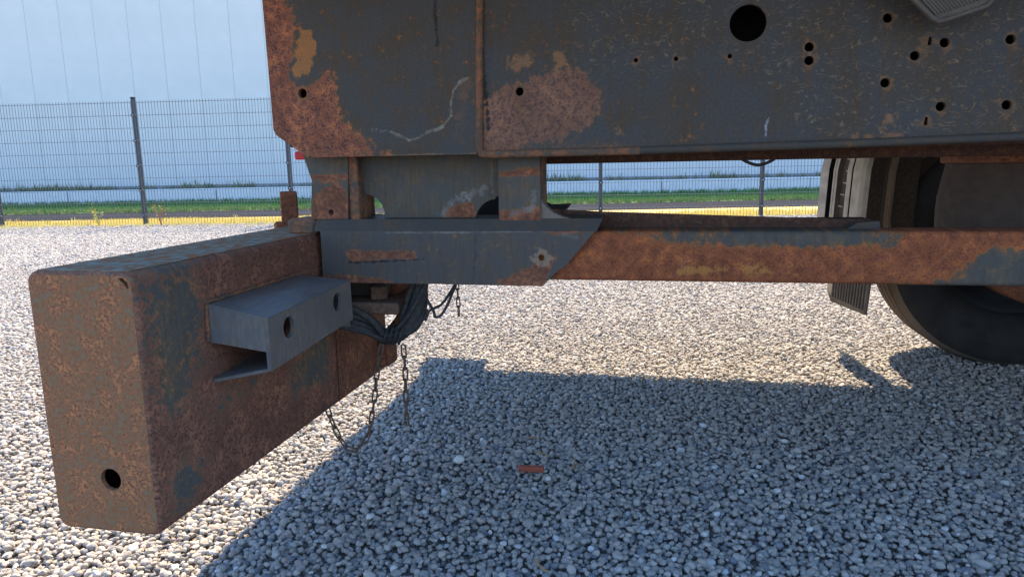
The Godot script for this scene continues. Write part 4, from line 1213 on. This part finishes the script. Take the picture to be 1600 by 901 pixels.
func hanging_things() -> void:
	var hose := [Vector3(-0.562, 0.598, 1.6), Vector3(-0.567, 0.567, 1.6), Vector3(-0.58, 0.525, 1.6), Vector3(-0.599, 0.491, 1.6), Vector3(-0.625, 0.468, 1.6)]
	var n := hung("cable_bundle", "bundle of black cables tied behind the grey bracket and bumper", "cables", hose[4])
	var st := begin()
	pipe(st, local_path(hose), 0.0195, 12)
	obj("thick_hose", done(st), m_cable, n)
	for k in 4:
		st = begin()
		var side := []
		for q in hose.size():
			var w := 0.6 + k * 1.35 + q * 0.5
			side.append(hose[q] + Vector3(0.026 * cos(w), 0.006 * sin(w * 1.3), -0.022 * sin(w) - 0.004))
		pipe(st, local_path(side), 0.0052 + 0.0012 * (k % 2), 8)
		obj("cable", done(st), m_cable, n)
	var hub: Vector3 = hose[4]
	var ends := [Vector3(-0.736, 0.548, 1.52), Vector3(-0.74, 0.538, 1.52), Vector3(-0.743, 0.527, 1.52), Vector3(-0.747, 0.518, 1.52), Vector3(-0.751, 0.505, 1.52), Vector3(-0.735, 0.558, 1.52)]
	for k in 6:
		var w := TAU * k / 6.0
		st = begin()
		var e: Vector3 = ends[k]
		var mid := hub.lerp(e, 0.5) + Vector3(0, 0.010 * cos(w), 0.006 * sin(w))
		pipe(st, local_path([hub + Vector3(0.012, 0.010 * cos(w) + 0.004, 0.012 * sin(w)), hub + Vector3(-0.02, 0.012 * cos(w) - 0.001, -0.02 + 0.012 * sin(w)), mid, e]), 0.0085 if k % 2 else 0.0065, 8)
		obj("cable", done(st), m_cable, n)
	for k in 4:
		st = begin()
		var ring := []
		var c := hub + Vector3(-0.022 + k * 0.011, 0.003 - k * 0.001, -0.02 + 0.004 * k)
		var ax := Vector3(0.93, -0.30, 0.2).normalized()
		var s1 := ax.cross(Vector3.UP).normalized()
		var s2 := ax.cross(s1)
		for j in 16:
			var q := c + (s1 * cos(TAU * j / 16.0) + s2 * sin(TAU * j / 16.0)) * (0.0225 + 0.001 * (k % 2))
			ring.append(V(q.x, q.y, q.z))
		pipe(st, ring, 0.0028, 6, true)
		obj("tie_wrap", done(st), m_cable, n)
	for set in [[Vector3(-0.552, 0.565, 1.6), Vector3(-0.546, 0.552, 1.6), Vector3(-0.533, 0.529, 1.6), Vector3(-0.529, 0.515, 1.6), Vector3(-0.516, 0.517, 1.6), Vector3(-0.499, 0.541, 1.6), Vector3(-0.486, 0.569, 1.6), Vector3(-0.475, 0.594, 1.6)], [Vector3(-0.625, 0.459, 1.6), Vector3(-0.578, 0.481, 1.6), Vector3(-0.548, 0.524, 1.6), Vector3(-0.512, 0.545, 1.6), Vector3(-0.489, 0.575, 1.6), Vector3(-0.474, 0.597, 1.6)], [Vector3(-0.558, 0.533, 1.6), Vector3(-0.549, 0.53, 1.6), Vector3(-0.548, 0.518, 1.6), Vector3(-0.555, 0.505, 1.6)]]:
		n = hung("loose_wire", ["thin dark wire looping down below the sleeve", "thin dark wire running from hose up to the sleeve", "short curled wire end beside the thick hose"][taken.get("loose_wire", 0)], "wire", set[0])
		st = begin()
		pipe(st, local_path(set), 0.0036, 6)
		obj("wire_run", done(st), m_cable, n)
	var loop := [Vector3(0.159, 0.883, 1.72), Vector3(0.17, 0.873, 1.72), Vector3(0.187, 0.863, 1.72), Vector3(0.208, 0.857, 1.72), Vector3(0.228, 0.862, 1.72), Vector3(0.242, 0.87, 1.72), Vector3(0.25, 0.881, 1.72)]
	n = hung("sagging_cable", "black cable sagging below the side member before the fence", "cable", loop[3])
	st = begin()
	pipe(st, local_path(loop), 0.0035, 8)
	obj("cable_run", done(st), m_cable, n)
	# chains: every link a piece of its own
	st = begin()
	var pts := []
	for k in 14:
		var w := TAU * k / 14.0
		pts.append(Vector3(0.0052 * cos(w), 0.0052 * sin(w) + (0.0115 if sin(w) > 0.01 else -0.0115 if sin(w) < -0.01 else 0.0), 0))
	pipe(st, pts, 0.0022, 6, true)
	var link := done(st)
	var iron := worn(Rect2(), 0, 491, {"bias": 0.75, "size": 0.1, "rust_a": Color8(74, 62, 54), "rust_b": Color8(104, 86, 72), "rust_c": Color8(126, 98, 76), "rough": 0.7, "relief": 0.05})
	for c in [[[Vector3(-0.64, 0.457, 1.53), Vector3(-0.648, 0.426, 1.53), Vector3(-0.657, 0.379, 1.53), Vector3(-0.664, 0.331, 1.53), Vector3(-0.674, 0.283, 1.53), Vector3(-0.684, 0.24, 1.53), Vector3(-0.702, 0.21, 1.53), Vector3(-0.725, 0.195, 1.53), Vector3(-0.744, 0.202, 1.53), Vector3(-0.761, 0.224, 1.53), Vector3(-0.777, 0.261, 1.53), Vector3(-0.792, 0.309, 1.53)], "rusty chain hanging in a loop below the bumper"],
			[[Vector3(-0.594, 0.454, 1.55), Vector3(-0.592, 0.399, 1.55), Vector3(-0.593, 0.336, 1.55), Vector3(-0.593, 0.296, 1.55), Vector3(-0.594, 0.251, 1.55)], "rusty chain hanging straight down below the cable bundle"], [[Vector3(-0.473, 0.603, 1.6), Vector3(-0.471, 0.569, 1.6), Vector3(-0.47, 0.509, 1.6)], "short thin chain hanging under the sleeve"]]:
		n = hung("hanging_chain", c[1], "chain", c[0][0], "chains hanging under the truck")
		var cv := Curve3D.new()
		cv.bake_interval = 0.002
		for q in local_path(c[0], 4): cv.add_point(q)
		var pitch := 0.0278 if c[0].size() > 4 else 0.021
		for k in int(cv.get_baked_length() / pitch):
			var p := cv.sample_baked((k + 0.5) * pitch)
			var t := (cv.sample_baked((k + 0.7) * pitch) - cv.sample_baked((k + 0.3) * pitch)).normalized()
			var s := t.cross(Vector3(0.2, 0.1, 1)).normalized()
			if k % 2: s = s.rotated(t, PI / 2 - 0.25 + 0.3 * sin(k * 1.7))
			else: s = s.rotated(t, 0.35 * sin(k * 2.3))
			var o := obj("link", link, iron, n)
			o.transform = Transform3D(Basis(s, t, s.cross(t)).scaled_local(Vector3.ONE * pitch / 0.0278), p)
	org = Vector3.ZERO

# ------------------------------------------------------------------ small things on the ground
func small_things() -> void:
	var chalk := speckled(Color8(196, 192, 184), Color8(226, 222, 214), 501, 0.05, 0.03, 0.2, 0.5, 0.03)
	for s in [[[Vector3(-0.168, 0, -2.011)][0], 0.017, "larger white stone on the shaded gravel below the chains"], [[Vector3(-0.366, 0, -1.669)][0], 0.011, "smaller white stone on shaded gravel near the shadow edge"], [[Vector3(0.091, 0, -1.869)][0], 0.008, "small pale chip just beyond the red brick shard"], [[Vector3(-0.741, 0, -1.799)][0], 0.012, "white stone on sunlit gravel beside the bumper"]]:
		var o := obj("pale_stone", stone_mesh(510 + taken.get("pale_stone", 0), 8, 2), chalk)
		o.position = s[0] + Vector3(0, 0.009, 0)
		o.scale = Vector3(s[1] * 1.1, s[1] * 0.75, s[1])
		o.rotation.y = s[1] * 100.0
		tag(o, s[2], "stone", "pale stones on the gravel")
	var st := begin()
	cbox(st, Vector3(-0.037, -0.008, -0.009), Vector3(0.037, 0.008, 0.009), 0.003)
	var b := obj("brick_shard", done(st), speckled(Color8(150, 78, 58), Color8(178, 100, 78), 521, 0.06, 0.02, 0.2, 0.5, 0.1))
	b.position = [Vector3(0.045, 0.012, -1.929)][0]
	b.rotation = Vector3(0.1, -0.25, 0.05)
	tag(b, "long red brick shard lying on the shaded gravel", "brick shard")
	var straw := plain(Color8(176, 138, 88), 0.8)
	for s in [[[Vector3(0.04, 0.004, -1.47), Vector3(0.046, 0.004, -1.449), Vector3(0.058, 0.004, -1.424), Vector3(0.068, 0.004, -1.416)], "bent straw stalk on gravel at the bottom of the picture", 0.0022], [[Vector3(0.061, 0.006, -2.072), Vector3(0.08, 0.006, -2.056), Vector3(0.1, 0.006, -2.031)], "pale straw bit beyond the red brick shard", 0.0018], [[Vector3(0.166, 0.008, -1.95), Vector3(0.174, 0.008, -1.985), Vector3(0.179, 0.008, -2.013)], "short upright straw bit right of the red shard", 0.0018], [[Vector3(0.044, 0.006, -2.177), Vector3(0.061, 0.006, -2.187), Vector3(0.075, 0.006, -2.175)], "straw scrap furthest up the shaded gravel", 0.0022], [[Vector3(0.155, 0.006, -1.928), Vector3(0.171, 0.006, -1.954), Vector3(0.188, 0.006, -1.971)], "dark twig lying right of the red shard", 0.0014]]:
		var c: Vector3 = s[0][0]
		var o := base("straw_bit", s[1], "straw", c, 0.0, "straw bits on the gravel")
		st = begin()
		var p := []
		for q in s[0]: p.append(q - c)
		pipe(st, smooth_path(p, 3), s[2], 6)
		obj("stalk", done(st), straw, o)
	# two dry weeds at the foot of the fence
	weed(Vector3(-6.72, -0.02, -11.72), 0.42, Color(0.42, 0.40, 0.10), "yellow green dry weed left of the fence post", 601)
	weed(Vector3(-5.68, -0.02, -11.66), 0.44, Color(0.34, 0.17, 0.10), "reddish dry weed right beside the fence post", 602)

func weed(at: Vector3, tall: float, col: Color, label: String, sd: int) -> void:
	var g := RandomNumberGenerator.new()
	g.seed = sd
	var m := plain(col.linear_to_srgb(), 0.8)
	m.backlight_enabled = true
	m.backlight = Color(0.3, 0.28, 0.12)
	var o := base("dry_weed", label, "weed", at, 0.0, "weeds at the fence")
	for k in 6:
		var w := g.randf() * TAU
		var lean := Vector3(cos(w), 0, sin(w)) * g.randf_range(0.03, 0.14)
		var top := lean + Vector3.UP * tall * g.randf_range(0.6, 1.0)
		var st := begin()
		pipe(st, [Vector3.ZERO, lean * 0.3 + Vector3.UP * tall * 0.4, top], 0.004, 5, false, 0.0015)
		var stem := obj("stem", done(st), m, o)
		for j in 10:
			var t := g.randf_range(0.25, 1.0)
			var p := top * t
			var a := g.randf() * TAU
			var dir := Vector3(cos(a), g.randf_range(0.0, 0.8), sin(a)).normalized() * g.randf_range(0.03, 0.06)
			var side := dir.cross(Vector3.UP).normalized() * 0.011
			st = begin()
			st.set_smooth_group(-1)
			tri(st, p, p + dir * 0.5 + side, p + dir, Vector3.UP)
			tri(st, p, p + dir * 0.5 - side, p + dir, Vector3.UP)
			obj("leaf", done(st), m, stem)
